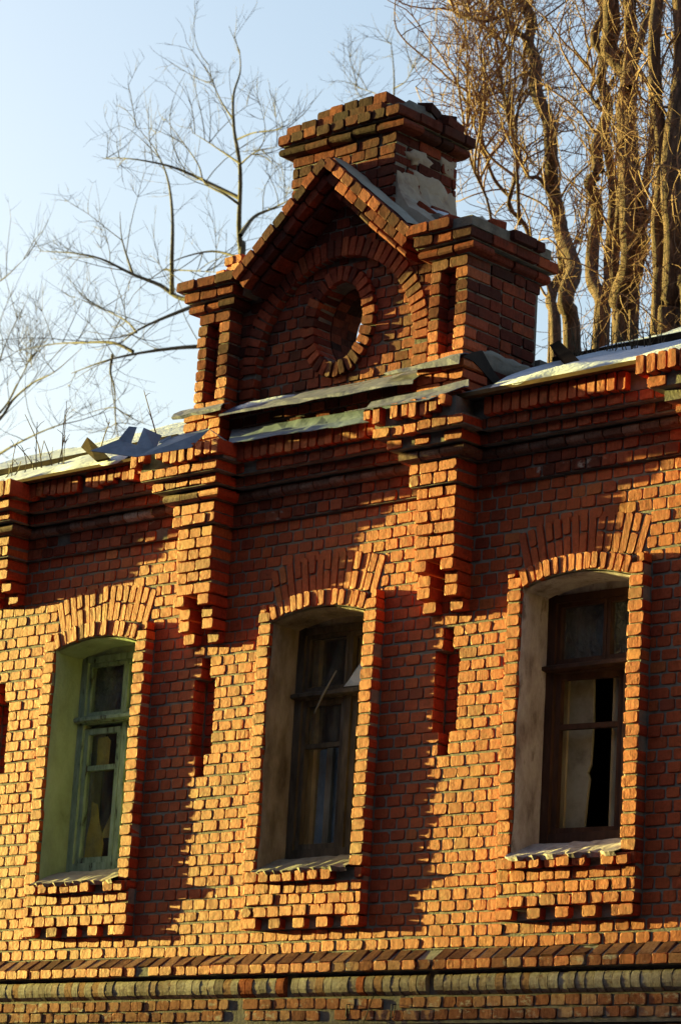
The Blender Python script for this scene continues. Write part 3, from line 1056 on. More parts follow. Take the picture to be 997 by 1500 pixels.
# ---- rakes: two stepped courses over a small roll
rk = empty('rake_cornice', parent=gable)
RK = Bricks(rk, 'brick_sooty', 300)
cbk = MB()
bands = [(0.000, 0.078, -0.315, 'box'), (0.078, 0.150, -0.275, 'box'), (0.150, 0.205, -0.215, 'roll')]
for s in (-1, 1):
    bx = BXR if s > 0 else BXL
    Lr = math.hypot(bx - AX, rake_z(bx) - AZ)
    ux, uz = s * math.cos(RA), -math.sin(RA)
    nx, nz = s * math.sin(RA), math.cos(RA)
    for d0, d1, f, kind in bands:
        dm = (d0 + d1) / 2
        start = dm * math.tan(RA)
        ext = 0.03
        n = max(1, round((Lr + ext - start) / 0.120))
        for k in range(n):
            t = start + (Lr + ext - start) * (k + .5) / n
            w = (Lr + ext - start) / n
            cx, cz = AX + ux * t - nx * dm, AZ + uz * t - nz * dm
            RK.add((cx, f + .10, cz), (w - .009, 0.20, d1 - d0 - .007), ry=s * RA, tilt=1.8, proud=.006,
                   shape='roll' if kind == 'roll' else 'box', mat='brick_panel' if (s > 0 and kind == 'box' and RNG.random() < .5) else None,  # right rake mixes in redder brick to stand for its sunlit headers
                   **({'bulge': 0.026} if kind == 'roll' else {}))
    a = (AX, AZ - .012)
    b = (bx, rake_z(bx) - .012)
    q = [(AX, AZ - .19), (AX, AZ - .012), b, (bx - s * .0, rake_z(bx) - .15)]
    if s < 0:
        q = q[::-1]
    q = q[::-1]
    cbk.prism_y(q, -0.20, -0.03)
    cbk.prism_y([(p[0], p[1] - (0.0)) for p in q], -0.03, 0.03)
cbk.build('mortar_bed', 'mortar_dark', rk, kind='stuff')
# sloped shoulder behind the right rake
for k in range(4):
    t = 0.56 + .115 * k
    for y in (-0.04, 0.20, 0.44):
        cx, cz = AX + math.cos(RA) * t, AZ - math.sin(RA) * t
        RK.add((cx - math.sin(RA) * .055, y + RNG.uniform(-.02, .02) + .06, cz - math.cos(RA) * .055), (0.108, 0.222, 0.07), ry=RA, tilt=3.5, proud=.008)
    t = 0.50 + .115 * k
    for y in (0.05, 0.30):
        cx, cz = AX - math.cos(RA) * t, AZ - math.sin(RA) * t
        RK.add((cx + math.sin(RA) * .055, y, cz - math.cos(RA) * .055), (0.108, 0.222, 0.07), ry=-RA, tilt=3.5, proud=.008)
RK.finish()
sl = MB()
t0, t1 = 0.02, 0.98
c0 = np.array((AX + math.cos(RA) * t0, 0, AZ - math.sin(RA) * t0))
c1 = np.array((AX + math.cos(RA) * t1, 0, AZ - math.sin(RA) * t1))
nn = np.array((math.sin(RA), 0, math.cos(RA)))
gv = []
for i in range(13):
    p = c0 + (c1 - c0) * i / 12
    h = 0.010 + RNG.uniform(0, .012)
    gv += [p + np.array((0, -0.295 + RNG.uniform(0, .05), 0)) + nn * .002, p + np.array((0, -0.2, 0)) + nn * h,
           p + np.array((0, -0.12, 0)) + nn * h, p + np.array((0, -0.06 + RNG.uniform(-.02, .02), 0)) - nn * .01]
gf = [(4 * i + q, 4 * i + q + 1, 4 * i + q + 5, 4 * i + q + 4) for i in range(12) for q in range(3)]
mesh('mortar_coping', gv, gf, 'cement', rk, smooth=True)

# ---- piers with sunk panels and stepped caps
for s, (xa, xb) in ((-1, PIER_L), (1, PIER_R)):
    pier = empty('gable_pier', parent=gable)
    pier['label'] = 'brick pier with a bare mortar patch at its foot' if s > 0 else 'brick pier beside the bare tree branches'
    B = Bricks(pier, 'brick_sooty', 300)
    cb = MB()
    cb.box(xa + .10, xb - .012, -0.09, PB - .01, ZP0, ZP1)
    cb.box(xa + .012, xa + .078, PF + .012, PB - .01, ZP0, ZP1)
    cb.box(xb - .086, xb - .012, PF + .012, -0.08, ZP0, ZP1)
    for k, (za, zb, e) in enumerate(((4.42, 4.495, .02), (4.495, 4.57, .07), (4.57, 4.635, .10))):
        cb.box(xa - e + .012, xb + e - .012, PF - e + .012, PB + e - .012 - .1 * (k == 2), za, zb)
    cb.build('mortar_bed', 'mortar_dark', pier, kind='stuff')
    n = 9
    ph = (ZP1 - ZP0) / n
    for i in range(n):
        z0, z1 = ZP0 + i * ph, ZP0 + (i + 1) * ph
        zm = (z0 + z1) / 2
        dr = 0.23 if i % 2 else 0.115
        lit = i < 3  # lower courses take brighter red brick to stand for sunlight there
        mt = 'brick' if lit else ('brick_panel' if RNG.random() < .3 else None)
        if 0 < i < n - 1:
            B.add((xa + .045, PF + .115, zm), (0.088, 0.23, ph - JT), tilt=1.6, proud=.006, mat=mt)
            B.add((xb - .050, PF + dr / 2, zm), (0.098, dr, ph - JT), tilt=1.6, proud=.006, mat=mt)
            course(B, xa + .09, xb - .10, z0, z1, -0.105, 0.06, 0.2, xa + .09, mat=mt)
        else:
            m = xa + (.155 if i else .11)
            B.add(((xa + m) / 2, PF + .115, zm), (m - xa - JT, 0.23, ph - JT), tilt=1.4, mat=mt)
            B.add(((xb + m) / 2, PF + .115, zm), (xb - m - JT, 0.23, ph - JT), tilt=1.4, mat=mt)
            dr = 0.23
        # right-hand flank, headers and stretchers
        y = PF + dr + .005
        k = i
        while y < PB - .05:
            L = (0.235, 0.12)[k % 2]
            L = min(L, PB - y)
            B.add((xb - .05, y + L / 2, zm), (L - JT, 0.10, ph - JT), rz=math.pi / 2, tilt=1.2, proud=.004)
            y += L
            k += 1
    caps = [(4.42, 4.495, .045, 'roll'), (4.50, 4.572, .085, 'box'), (4.575, 4.648, .125, 'box')]
    for ci, (z0, z1, e, kind) in enumerate(caps):
        zm = (z0 + z1) / 2
        a, b, f = xa - e, xb + e, PF - e
        nb = 3
        for k in range(nb):
            if s > 0 and ci == 2 and k == 2:
                continue
            w = (b - a) / nb
            kw = dict(right=(k == nb - 1), left=(k == 0), bulge=0.034) if kind == 'roll' else {}
            B.add((a + (k + .5) * w, f + .11, zm), (w - .009, 0.22, z1 - z0 - .005), shape=kind, tilt=1.8, proud=.007, **kw)
        y = f + .22
        ye = PB + (e if ci < 2 else -.12)
        while y < ye - .05:
            L = min(RNG.choice((.235, .2, .24)), ye - y)
            if s < 0 and y > 0.1:
                break
            if not (s > 0 and ci == 2 and y < 0.06):
                B.add((b - .06 if kind == 'box' else b - .06, y + L / 2, zm), (L - .008, 0.12, z1 - z0 - .005), rz=math.pi / 2, shape=kind,
                      tilt=1.8, proud=.006, **(dict(bulge=.034) if kind == 'roll' else {}))
            y += L
    if s < 0:                                                    # stub of the old top over the left pier
        for x, y, z in ((-1.02, -.20, 4.69), (-0.93, -.20, 4.70), (-0.86, -.21, 4.71), (-.94, -.2, 4.765), (-.86, -.2, 4.775)):
            B.add((x, y + .09, z), (0.085, 0.18, 0.062), tilt=3, proud=.01, mat='brick')
    else:
        for x, y, z, w in ((1.02, .10, 4.70, .2), (1.12, .33, 4.69, .2), (1.18, .12, 4.70, .11), (1.0, -.13, 4.69, .12)):
            B.add((x, y, z), (w, 0.11, 0.062), rz=RNG.uniform(-.5, .5), tilt=5, proud=.01, mat='brick_panel')
    B.finish()


def blob(name, mat, parent, ring, axis, depth, rough=0.01, rings=4):
    """low mound over an irregular outline; ring = 3d outline points, axis = bulge direction"""
    P = np.array(ring, float)
    c = P.mean(0)
    ax = np.array(axis, float)
    ax /= np.linalg.norm(ax)
    V = [p - ax * .012 for p in P]
    n = len(P)
    for k in range(rings):
        t = (k + .25) / rings
        h = depth * math.sin(math.pi / 2 * min(1, t * 1.6))
        V += [c + (p - c) * (1 - t * .97) + ax * (h + RNG.uniform(-rough, rough)) for p in P]
    V.append(c + ax * depth)
    F = []
    for k in range(rings):
        F += [(k * n + i, k * n + (i + 1) % n, (k + 1) * n + (i + 1) % n, (k + 1) * n + i) for i in range(n)]
    F += [(rings * n + i, rings * n + (i + 1) % n, (rings + 1) * n) for i in range(n)]
    return mesh(name, V, F, mat, parent, smooth=True)


def rough_ring(pts, j, sub=3):
    out = []
    n = len(pts)
    for i in range(n):
        a, b = np.array(pts[i], float), np.array(pts[(i + 1) % n], float)
        for k in range(sub):
            p = a + (b - a) * k / sub
            out.append(p + np.array([RNG.uniform(-j[0], j[0]), RNG.uniform(-j[1], j[1]), RNG.uniform(-j[2], j[2])]))
    return out


XF = PIER_R[1] + .006
blob('mortar_patch', 'cement', gable, rough_ring([(XF, y, z) for y, z in ((-.05, 3.80), (.06, 3.83), (.31, 3.83), (.53, 3.84), (.54, 3.69), (.26, 3.69), (.02, 3.69))],
                                                 (0, .022, .016)), (1, 0, 0), 0.02, 0.004)
blob('mortar_rubble', 'smear', gable, rough_ring([(0.93, -.14, 4.655), (1.16, -.12, 4.655), (1.2, .1, 4.655), (1.18, .42, 4.655), (.95, .4, 4.655)], (.03, .03, 0)), (0, 0, 1), 0.09, 0.022)
blob('mortar_rubble', 'smear', gable, rough_ring([(PIER_R[1] + .03, y, z) for y, z in ((.20, 3.56), (.54, 3.57), (.55, 3.68), (.24, 3.68))], (0, .03, .02)), (1, 0, .1), 0.03, 0.010)

# ---- chimney
CHX = []
chim = empty('chimney', parent=gable)
chim['label'] = 'broad sooty chimney with a crumbling stepped cap'
CX0, CX1, CY0, CY1 = -0.50, 0.455, -0.085, 0.55
cb = MB()
cb.box(CX0 + .012, CX1 - .012, 0.04, CY1 - .01, 4.75, 5.56)
cb.prism_y([(CX0 + .012, rake_z(CX0) - .06), (AX, AZ - .06), (CX1 - .012, rake_z(CX1) - .06), (CX1 - .012, 5.555), (CX0 + .012, 5.555)], CY0 + .012, 0.06)
cb.box(CX0 - .05, CX1 + .05, CY0 - .05, CY1 + .05, 5.545, 5.622)
cb.box(CX0 + .02, CX1 - .10, CY0 + .02, CY1 - .02, 5.62, 5.70, .008)
cb.box(-0.28, 0.25, -0.02, .35, 5.69, 5.755, .012)
cb.build('mortar_bed', 'mortar_dark', chim, kind='stuff')
B = Bricks(chim, 'brick_black', 300)
nr = 11
for i in range(nr):
    z1 = 5.47 - i * .0785
    z0 = z1 - .0785
    zm = (z0 + z1) / 2
    for a, b in spans(lambda x: zm > rake_z(x) - 0.05, CX0, CX1):
        if b - a > .03:
            course(B, a, b, z0, z1, CY0, 0.11 if i % 2 else .225, 0.122 if i % 2 else .2, CX0 + (i % 2) * .06, tilt=1.5, proud=.005, mat='brick_sooty')
    if zm > rake_z(CX1) - .12:
        y = CY0 + (.115 if i % 2 else .23)
        k = i
        while y < CY1 - .04:
            L = min((.235, .12)[k % 2], CY1 - y)
            B.add((CX1 - .05, y + L / 2, zm), (L - JT, .10, .0785 - JT), rz=math.pi / 2, tilt=1.5, proud=.005, mat='brick_sooty')
            y += L
            k += 1
layers = [(5.470, 5.545, .060, 'roll', CX0, CX1, 0.0), (5.548, 5.622, .085, 'box', CX0, CX1, .02),
          (5.626, 5.700, .035, 'box', CX0 - .02, CX1 - .16, .08), (5.704, 5.790, -.02, 'box', -0.35, 0.34, .10)]
for li, (z0, z1, e, kind, xa, xb, dr) in enumerate(layers):
    zm = (z0 + z1) / 2
    a, b, f = xa - e, xb + e, CY0 - e
    n = round((b - a) / (0.125 if li % 2 else (.2 if kind == 'roll' else .14)))
    for k in range(n):
        w = (b - a) / n
        kw = dict(right=(k == n - 1), left=(k == 0), bulge=.034) if kind == 'roll' else {}
        B.add((a + (k + .5) * w, f + .11 + RNG.uniform(0, .012), zm + RNG.uniform(-.004, .004)), (w - .010, .22, z1 - z0 - .006), shape=kind, tilt=2.2, proud=.008, drop=dr, **kw)
    y = f + .22
    ye = CY1 + e
    while y < ye - .05:
        L = min(RNG.choice((.235, .12, .22)), ye - y)
        skip = (li == 2 and y < .2) or li == 3
        if not skip:
            B.add((CX1 + e - .06 - (.05 if li == 2 else 0), y + L / 2, zm), (L - .009, .12, z1 - z0 - .006), rz=math.pi / 2, shape=kind, tilt=2.4, proud=.007,
                  **(dict(bulge=.034) if kind == 'roll' else {}))
        y += L
for x, y, z in ((.40, .30, 5.735), (.36, .46, 5.735), (.22, .38, 5.74), (.42, .48, 5.69), (.05, .2, 5.79), (-.15, .3, 5.79)):
    B.add((x, y, z), (.2, .11, .065), rz=RNG.uniform(.9, 2.0), tilt=7, proud=.01)
B.finish()
blob('mortar_rubble', 'mortar_dark', chim, rough_ring([(0.28, -.04, 5.63), (.46, -.03, 5.63), (.47, .28, 5.63), (.30, .34, 5.63)], (.03, .03, 0)), (0, 0, 1), .10, .022)
for ring, dep in (([(0, .02, 5.34), (0, .16, 5.40), (0, .30, 5.37), (0, .26, 5.28), (0, .08, 5.27)], .008),
                  ([(0, .10, 5.24), (0, .30, 5.26), (0, .46, 5.22), (0, .50, 5.06), (0, .30, 5.02), (0, .14, 5.10)], .013),
                  ([(0, .36, 5.44), (0, .53, 5.45), (0, .54, 5.30), (0, .42, 5.31)], .007),
                  ([(0, -.05, 5.12), (0, .06, 5.20), (0, .09, 5.07), (0, .0, 5.02)], .010)):
    blob('plaster_patch', 'smear', chim, rough_ring([(CX1 - .003, y, z) for _, y, z in ring], (0, .022, .018)), (1, 0, 0), dep, .003)

# worn mortar shoulder where the chimney flares out over the right slope
prof = [(CX1 - .004, 5.19), (CX1 + .012, 5.10), (CX1 + .045, 5.01), (.58, 4.925), (.66, 4.862), (.75, 4.79), (.84, 4.715), (.90, 4.66)]
V, F = [], []
ny = 11
for i, (x, z) in enumerate(prof):
    for k in range(ny):
        y = -.07 + .61 * k / (ny - 1)
        V.append((x + RNG.uniform(-.010, .010), y + RNG.uniform(-.015, .015), z + RNG.uniform(-.012, .012) + (.012 if k % 4 else -.012)))
for i in range(len(prof) - 1):
    for k in range(ny - 1):
        q = i * ny + k
        F.append((q, q + ny, q + ny + 1, q + 1))
b0 = len(V)
for i in range(len(prof)):
    V.append((V[i * ny][0] - .03, -.06, V[i * ny][2] - .22))
for i in range(len(prof) - 1):
    F.append((b0 + i, b0 + i + 1, (i + 1) * ny, i * ny))
mesh('mortar_shoulder', V, F, 'smear', chim, smooth=False)
for x, y, z in ((.60, .10, 4.915), (.72, .20, 4.82), (.66, .44, 4.868), (.80, .34, 4.755), (.78, .10, 4.775), (.55, .30, 4.955)):
    CHX.append((x, y, z))
# snow lying against the chimney foot
tq = 0.62
blob('snow_patch', 'snow', gable, rough_ring([(.515, .14, 4.985), (.515, .53, 4.985), (.70, .53, 4.845), (.76, .42, 4.80), (.64, .18, 4.895)], (.02, .03, .008)), (.64, 0, .77), .030, .005)
SHB = Bricks(chim, 'brick_panel', 300)
for x, y, z in CHX:
    SHB.add((x, y, z), (.11, .16, .06), ry=RA, rz=RNG.uniform(-.3, .3), tilt=6, proud=.01)
SHB.finish()

# ------------------------------------------------------------------ roof
roof = empty('roof', parent=building)
RS = 0.47


def roof_z(y):
    return 3.42 + (y + .30) * RS


rm = MB()
for a, b in ((X0, -1.20), (1.24, X1)):
    rm.prism_x([(-.31, 3.405), (-.31, 3.425), (2.0, roof_z(2.0)), (5.0, roof_z(2.0) + .3), (5.0, 3.3), (0.45, 3.3), (0.3, 3.405)], a, b)
rm.box(-1.2, 1.24, .56, 5.0, 3.3, 3.9)
rm.build('roof_deck', 'roof', roof)
for a, b in ((X0, -1.38), (1.30, X1)):
    t = MB()
    n = 26
    prof = []
    for i in range(n):
        p, q = a + (b - a) * i / n, a + (b - a) * (i + 1) / n
        j = RNG.uniform(-.008, .008)
        t.box(p, q - (.0 if RNG.random() < .9 else .02), -.335 + j, -.285, 3.392 + j * .6, 3.424 + j * .5)
    ob = MB().box(a, b, -.328, -.285, 3.394, 3.422, .004)
    ob.build('eaves_board', 'fascia_wood', roof)


def snow_sheet(name, a, b, y0, y1, th, nx, ny, seed):
    r = random.Random(seed)
    V, F = [], []
    ph = [r.uniform(0, 6.28) for _ in range(8)]
    for i in range(nx + 1):
        x = a + (b - a) * i / nx
        e = .03 * math.sin(x * 5 + ph[0]) + .02 * math.sin(x * 13 + ph[1])
        for j in range(ny + 1):
            y = y0 + e * (1 - j / ny) + (y1 - y0) * j / ny
            h = th * (0.55 + .25 * math.sin(x * 3 + y * 2 + ph[2]) + .2 * math.sin(x * 9 - y * 7 + ph[3])) * (min(1, j / 1.2) * .9 + .1)
            h += r.uniform(-.004, .004)
            V.append((x, y, roof_z(y) + .004 + max(.002, h)))
    for i in range(nx):
        for j in range(ny):
            k = i * (ny + 1) + j
            F.append((k, k + ny + 1, k + ny + 2, k + 1))
    base = len(V)
    # skirt under the front edge so that it has thickness
    for i in range(nx + 1):
        x, y, z = V[i * (ny + 1)]
        V.append((x, y + .01, roof_z(y) - .002))
    for i in range(nx):
        F.append((base + i, base + i + 1, (i + 1) * (ny + 1), i * (ny + 1)))
    return mesh(name, V, F, 'snow', roof, smooth=True)


snow_sheet('snow', X0, -1.72, -.30, 2.0, .055, 70, 26, 3)
snow_sheet('snow', 1.50, X1, -.29, 2.0, .06, 70, 26, 4)
# bare roof battens breaking through the snow
for y, x0, x1 in ((0.55, 1.35, 4.8), (0.35, -5.0, -1.9)):
    MB().box(x0, x1, y, y + .07, roof_z(y) + .035, roof_z(y) + .075, .006).build('batten', 'plank', roof)

# ------------------------------------------------------------------ shell and rooms behind the windows
shell = MB()
shell.box(X0, X1, 4.9, 5.2, -3.45, 3.3)
shell.box(X0 - .3, X0, 0.05, 5.2, -3.45, 3.38)
shell.box(X1, X1 + .3, 0.05, 5.2, -3.45, 3.38)
shell.build('outer_walls', 'brick_frieze', building, kind=None)
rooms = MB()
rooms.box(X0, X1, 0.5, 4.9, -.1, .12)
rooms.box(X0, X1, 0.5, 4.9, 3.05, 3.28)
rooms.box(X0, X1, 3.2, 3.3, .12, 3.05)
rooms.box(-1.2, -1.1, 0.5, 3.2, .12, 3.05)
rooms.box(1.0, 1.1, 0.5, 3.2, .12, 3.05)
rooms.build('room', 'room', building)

# ------------------------------------------------------------------ windows
FY = 0.185


def window(c, wi):
    w = empty('window', parent=building)
    paint = ['paint_green', 'wood_dark', 'paint_brown'][wi]
    plast = ['plaster_green', 'plaster_brown', 'plaster_grey'][wi]
    w['label'] = ['green painted window with yellow card behind it', 'dark wooden window with a stick caught in the transom',
                  'brown window with the casement glass gone'][wi]
    xl, xr = c - WHALF, c + WHALF

    def soffit(x, dz=0):
        return ACZ + math.sqrt(AR * AR - (x - c) ** 2) + dz
    # plastered reveal: cheeks and curved soffit
    rv = MB()
    nz = 14
    for s, x in ((1, xl), (-1, xr)):
        V, F = [], []
        for i in range(nz + 1):
            z = .50 + (SPRING + .01 - .50) * i / nz
            for j, (y, dx) in enumerate(((-D1 + .022, .0), (-D1 + .04, .012), (.05, .013), (.22, .014), (.5, .014))):
                V.append((x + s * (dx + RNG.uniform(-.0025, .0025)), y + (RNG.uniform(-.012, .012) if j == 0 else 0), z))
        for i in range(nz):
            for j in range(4):
                k = i * 5 + j
                F.append((k, k + 1, k + 6, k + 5) if s > 0 else (k, k + 5, k + 6, k + 1))
        rv.add(V, F)
    V, F = [], []
    for i in range(15):
        x = xl + .004 + (xr - xl - .008) * i / 14
        for j, (y, dz) in enumerate(((-D1 + .03, -.002), (-D1 + .06, -.012), (.05, -.014), (.5, -.014))):
            V.append((x, y, soffit(x, dz) + RNG.uniform(-.002, .002)))
    for i in range(14):
        for j in range(3):
            k = i * 4 + j
            F.append((k, k + 4, k + 5, k + 1))
    rv.add(V, F)
    rv.build('reveal_plaster', plast, w, smooth=True)
    # sloped sill of crumbling mortar
    V, F = [], []
    nx = 22
    for i in range(nx + 1):
        x = xl - .01 + (xr - xl + .02) * i / nx
        e = RNG.uniform(-.03, .012)
        for j, (y, z) in enumerate(((-D1 - .035 + e, .522), (-D1 + .01, .545), (0.02, .585), (0.12, .632), (.30, .655))):
            V.append((x, y, z + RNG.uniform(-.008, .008)))
    for i in range(nx):
        for j in range(4):
            k = i * 5 + j
            F.append((k, k + 5, k + 6, k + 1))
    b0 = len(V)
    for i in range(nx + 1):
        V.append((V[i * 5][0], V[i * 5][1] + .02, .495))
    for i in range(nx):
        F.append((b0 + i, b0 + i + 1, (i + 1) * 5, i * 5))
    mesh('sill', V, F, ['smear', 'mortar', 'plaster_grey'][wi], w, smooth=False)
    # outer frame
    fr = MB()
    zb, zt = .655, 2.20
    fr.box(xl + .012, xl + .075, FY, FY + .09, zb - .02, soffit(xl + .05) - .005)
    fr.box(xr - .075, xr - .012, FY, FY + .09, zb - .02, soffit(xl + .05) - .005)
    fr.box(xl + .075, xr - .075, FY + .004, FY + .088, zb - .02, zb + .045)
    fr.box(xl + .0751, xr - .0751, FY + .003, FY + .087, 2.135, 2.182)
    pts = [(xl + .013, 2.179), (xr - .013, 2.179)]
    for i in range(9):
        x = xr - .013 - (xr - xl - .026) * i / 8
        pts.append((x, max(2.18, soffit(x) - .006)))
    MB().prism_y(pts, FY + .012, FY + .085).build('head_plaster', plast, w)
    fr.build('frame', paint, w)
    tr = MB()
    tr.box(xl + .0755, xr - .0755, FY - .002, FY + .085, 1.690, 1.752)
    tr.prism_x([(FY - .002, 1.745), (FY - .045, 1.730), (FY - .045, 1.708), (FY - .002, 1.700)], xl + .01, xr - .01)
    tr.build('transom', paint, w)

    def sash(x0, x1, z0, z1, y, t, mt, mid=None, hinge=0.0, name='sash', glass=(), split=None):
        m = MB()
        m.box(0, t, 0, .045, z0, z1)
        m.box(x1 - x0 - t, x1 - x0, 0, .045, z0, z1)
        m.box(t, x1 - x0 - t, .002, .043, z0, z0 + t)
        m.box(t, x1 - x0 - t, .002, .043, z1 - t, z1)
        for zz in (split or []):
            m.box(t, x1 - x0 - t, .003, .042, zz - t * .45, zz + t * .45)
        if mid:
            m.box(mid - x0 - t * .3, mid - x0 + t * .3, .003, .042, z0 + t, z1 - t)
        o = m.build(name, mt, w)
        o.location = (x0, y, 0)
        o.rotation_euler = (0, 0, hinge)
        for (ga, gb, gz0, gz1) in glass:
            p = MB().box(ga - x0, gb - x0, .018, .022, gz0, gz1)
            po = p.build('pane', 'glass', o)
        return o
    zt0, zt1 = 1.755, 2.132
    zl0, zl1 = .702, 1.688
    xm = c + .045
    # upper lights
    sash(xl + .078, xm - .003, zt0, zt1, FY + .02, .024, paint, glass=[(xl + .098, xm - .023, zt0 + .02, zt1 - .02)])
    if wi == 1:
        sash(xm + .003, xr - .078, zt0, zt1, FY + .02, .034, paint)
    else:
        sash(xm + .003, xr - .078, zt0, zt1, FY + .02, .024, paint, glass=[(xm + .024, xr - .098, zt0 + .02, zt1 - .02)])
    # lower casements
    if wi == 2:
        sash(xl + .078, xm + .10, zl0, zl1, FY + .024, .036, paint, split=[1.36], hinge=math.radians(7))
        sash(xm + .14, xr - .078, zl0, zl1, FY + .02, .045, paint)
    elif wi == 1:
        sash(xl + .078, xm - .003, zl0, zl1, FY + .02, .034, paint, split=[1.385],
             glass=[(xl + .118, xm - .043, 1.405, zl1 - .038)])
        MB().box(xm + .0, xm + .055, FY + .005, FY + .08, zl0 - .003, zl1 + .003).build('mullion', paint, w)
        sash(xm + .060, xr - .078, zl0, zl1, FY + .02, .042, paint)
    else:
        sash(xl + .078, xm - .003, zl0, zl1 - .03, FY + .02, .040, paint, split=[1.375],
             glass=[(xl + .117, xm - .042, 1.39, zl1 - .068), (xl + .117, xm - .042, zl0 + .037, 1.36)])
        sash(xm + .003, xr - .078, zl0, zl1, FY + .02, .05, paint, glass=[(xm + .05, xr - .12, zl0 + .05, zl1 - .05)])
    # inner frame of the double window
    yi = FY + .14
    pale = ['wood_grey', 'wood_pale', 'wood_pale'][wi]
    inn = MB()
    inn.box(xl + .02, xl + .085, yi, yi + .07, zb, 2.19)
    inn.box(xr - .085, xr - .02, yi, yi + .07, zb, 2.19)
    inn.box(xl + .085, xr - .085, yi + .003, yi + .067, 1.70, 1.75)
    inn.box(xl + .085, xr - .085, yi + .003, yi + .067, zb, zb + .05)
    inn.box(xm - .03, xm + .03, yi + .005, yi + .065, zb + .05, 1.70)
    inn.box(xm - .025, xm + .025, yi + .005, yi + .065, 1.75, 2.13)
    inn.box(xl + .085, xr - .085, yi + .003, yi + .067, 2.13, 2.20)
    inn.build('inner_frame', pale, w)
    for (ga, gb, z0, z1) in ((xl + .09, xm - .03, 1.75, 2.13),) + (((xm + .03, xr - .09, 1.75, 2.13),) if wi != 1 else ()) + (((xl + .09, xm - .03, .71, 1.70),) if wi == 1 else ()):
        MB().box(ga, gb, yi + .03, yi + .034, z0, z1).build('inner_pane', 'glass', w)
    return w


for wi, c in enumerate(WX):
    window(c, wi)

# lattice grilles inside the upper lights
for wi in (0, 2):
    c = WX[wi]
    m = MB()
    xa, xb, za, zb2, y = c + .12, c + .33, 1.86, 2.14, FY + .115
    for k in range(-7, 15):
        for s in (1, -1):
            pts = []
            for q in range(21):
                t = q / 20
                x = xa + (xb - xa) * t
                z = za + k * .028 + s * (xb - xa) * (t - (0 if s > 0 else 1)) * .9
                lim = zb2 - (xb - x) * 1.15 * 0
                if za + (xb - x) * .9 < z < zb2:
                    pts.append((x, y + (.003 if s > 0 else 0), z))
            if len(pts) > 1:
                m.tube([pts[0], pts[-1]], .0032, 4)
    o = m.build('window_grille', 'mesh_paint')
    tag(o, 'torn lattice grille hung inside the %s window' % ('green' if wi == 0 else 'brown'), 'grille', 'lattice grilles in the windows')

# crumpled film stretched behind the upper lights
M['film'] = plain('grey_film', [(0.3, (0.06, 0.06, 0.065)), (0.7, (0.24, 0.25, 0.27))], 9, 0.25, ((14, 0.10), (40, 0.03)), spec=0.6, stretch=(1, 1, .45), strength=1.0)
for wi in (0, 2):
    c = WX[wi]
    V, F = [], []
    for i in range(13):
        for k in range(11):
            V.append((c - .34 + .70 * i / 12, FY + .105 + RNG.uniform(-.012, .012), 1.765 + .36 * k / 10))
    for i in range(12):
        for k in range(10):
            q = i * 11 + k
            F.append((q, q + 11, q + 12, q + 1))
    o = mesh('plastic_film', V, F, 'film')
    tag(o, 'crumpled grey film hung behind the upper panes of the %s window' % ('green' if wi == 0 else 'brown'), 'film', 'film behind the windows')

# things standing in the window bays
c = WX[0]
o = MB().prism_y([(c - .27, .70), (c - .10, .70), (c - .09, .84), (c - .15, 1.00), (c - .18, 1.12), (c - .235, 1.14), (c - .235, 1.02), (c - .26, .90)], FY + .05, FY + .058).build('card', 'yellow')
tag(o, 'yellow card with a torn neck leaning in the green window', 'card')
o = MB().prism_y([(c - .14, .88), (c + .06, .88), (c + .06, 1.12), (c - .02, 1.10)], FY + .065, FY + .072).build('card', 'yellow')
tag(o, 'yellow pointed scrap of card behind the torn-neck card', 'card')
o = MB().prism_y([(c - .22, 1.40), (c - .10, 1.40), (c - .10, 1.57), (c - .13, 1.60), (c - .22, 1.59)], FY + .05, FY + .057).build('card', 'yellow')
tag(o, 'small square of yellow card behind the vent pane', 'card')
o = MB().box(c - .335, c - .275, FY + .066, FY + .086, .66, 1.40, .004).build('board', 'wood_grey')
tag(o, 'bare grey upright board behind the green casement', 'board')
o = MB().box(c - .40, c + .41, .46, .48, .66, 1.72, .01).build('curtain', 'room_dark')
tag(o, 'dark cloth hung behind the yellow card', 'cloth')
c = WX[1]
o = MB().slab([(c + .035, FY + .004, 1.758), (c + .20, FY + .01, 1.758), (c + .20, FY + .004, 1.93), (c + .12, FY + .012, 1.86), (c + .085, FY + .0, 1.80)], .006).build('plastic_sheet', 'cloth')
tag(o, 'crumpled white plastic stuffed in the dark window above the transom', 'sheet')
o = MB().tube([(c - .16, FY - .055, 1.585), (c - .09, FY - .06, 1.70), (c + .0, FY - .04, 1.86)], [.006, .007, .005], 6).build('stick', 'wood_grey')
tag(o, 'thin pale stick leaning on the transom of the dark window', 'stick')
o = MB().box(c - .34, c - .05, FY + .20, FY + .215, .66, 1.40, .01).build('bluish_panel', 'cloth')  # panel added in place of a bluish pane to brighten the dark opening
tag(o, 'pale bluish panel added low inside the window under the gable', 'cloth')
o = MB().box(c - .215, c - .165, FY + .15, FY + .185, .66, 1.40, .004).build('board', 'wood_pale')
tag(o, 'pale upright board inside the window under the gable', 'board')
c = WX[2]
pw = [(c - .40, .66), (c - .17, .66), (c - .18, .78), (c - .165, .98), (c - .155, 1.05), (c - .175, 1.09), (c - .15, 1.14), (c - .14, 1.40), (c - .15, 1.69), (c - .40, 1.69)]
o = MB().prism_y(pw, FY + .16, FY + .18).build('partition_board', 'partition')
tag(o, 'stained pale board with a broken edge inside the brown window', 'board')
o = MB().prism_y([(c - .10, .695), (c + .05, .695), (c + .14, .74), (c + .16, .775), (c + .06, .752), (c - .02, .725)], FY + .13, FY + .16).build('rubble', 'smear')
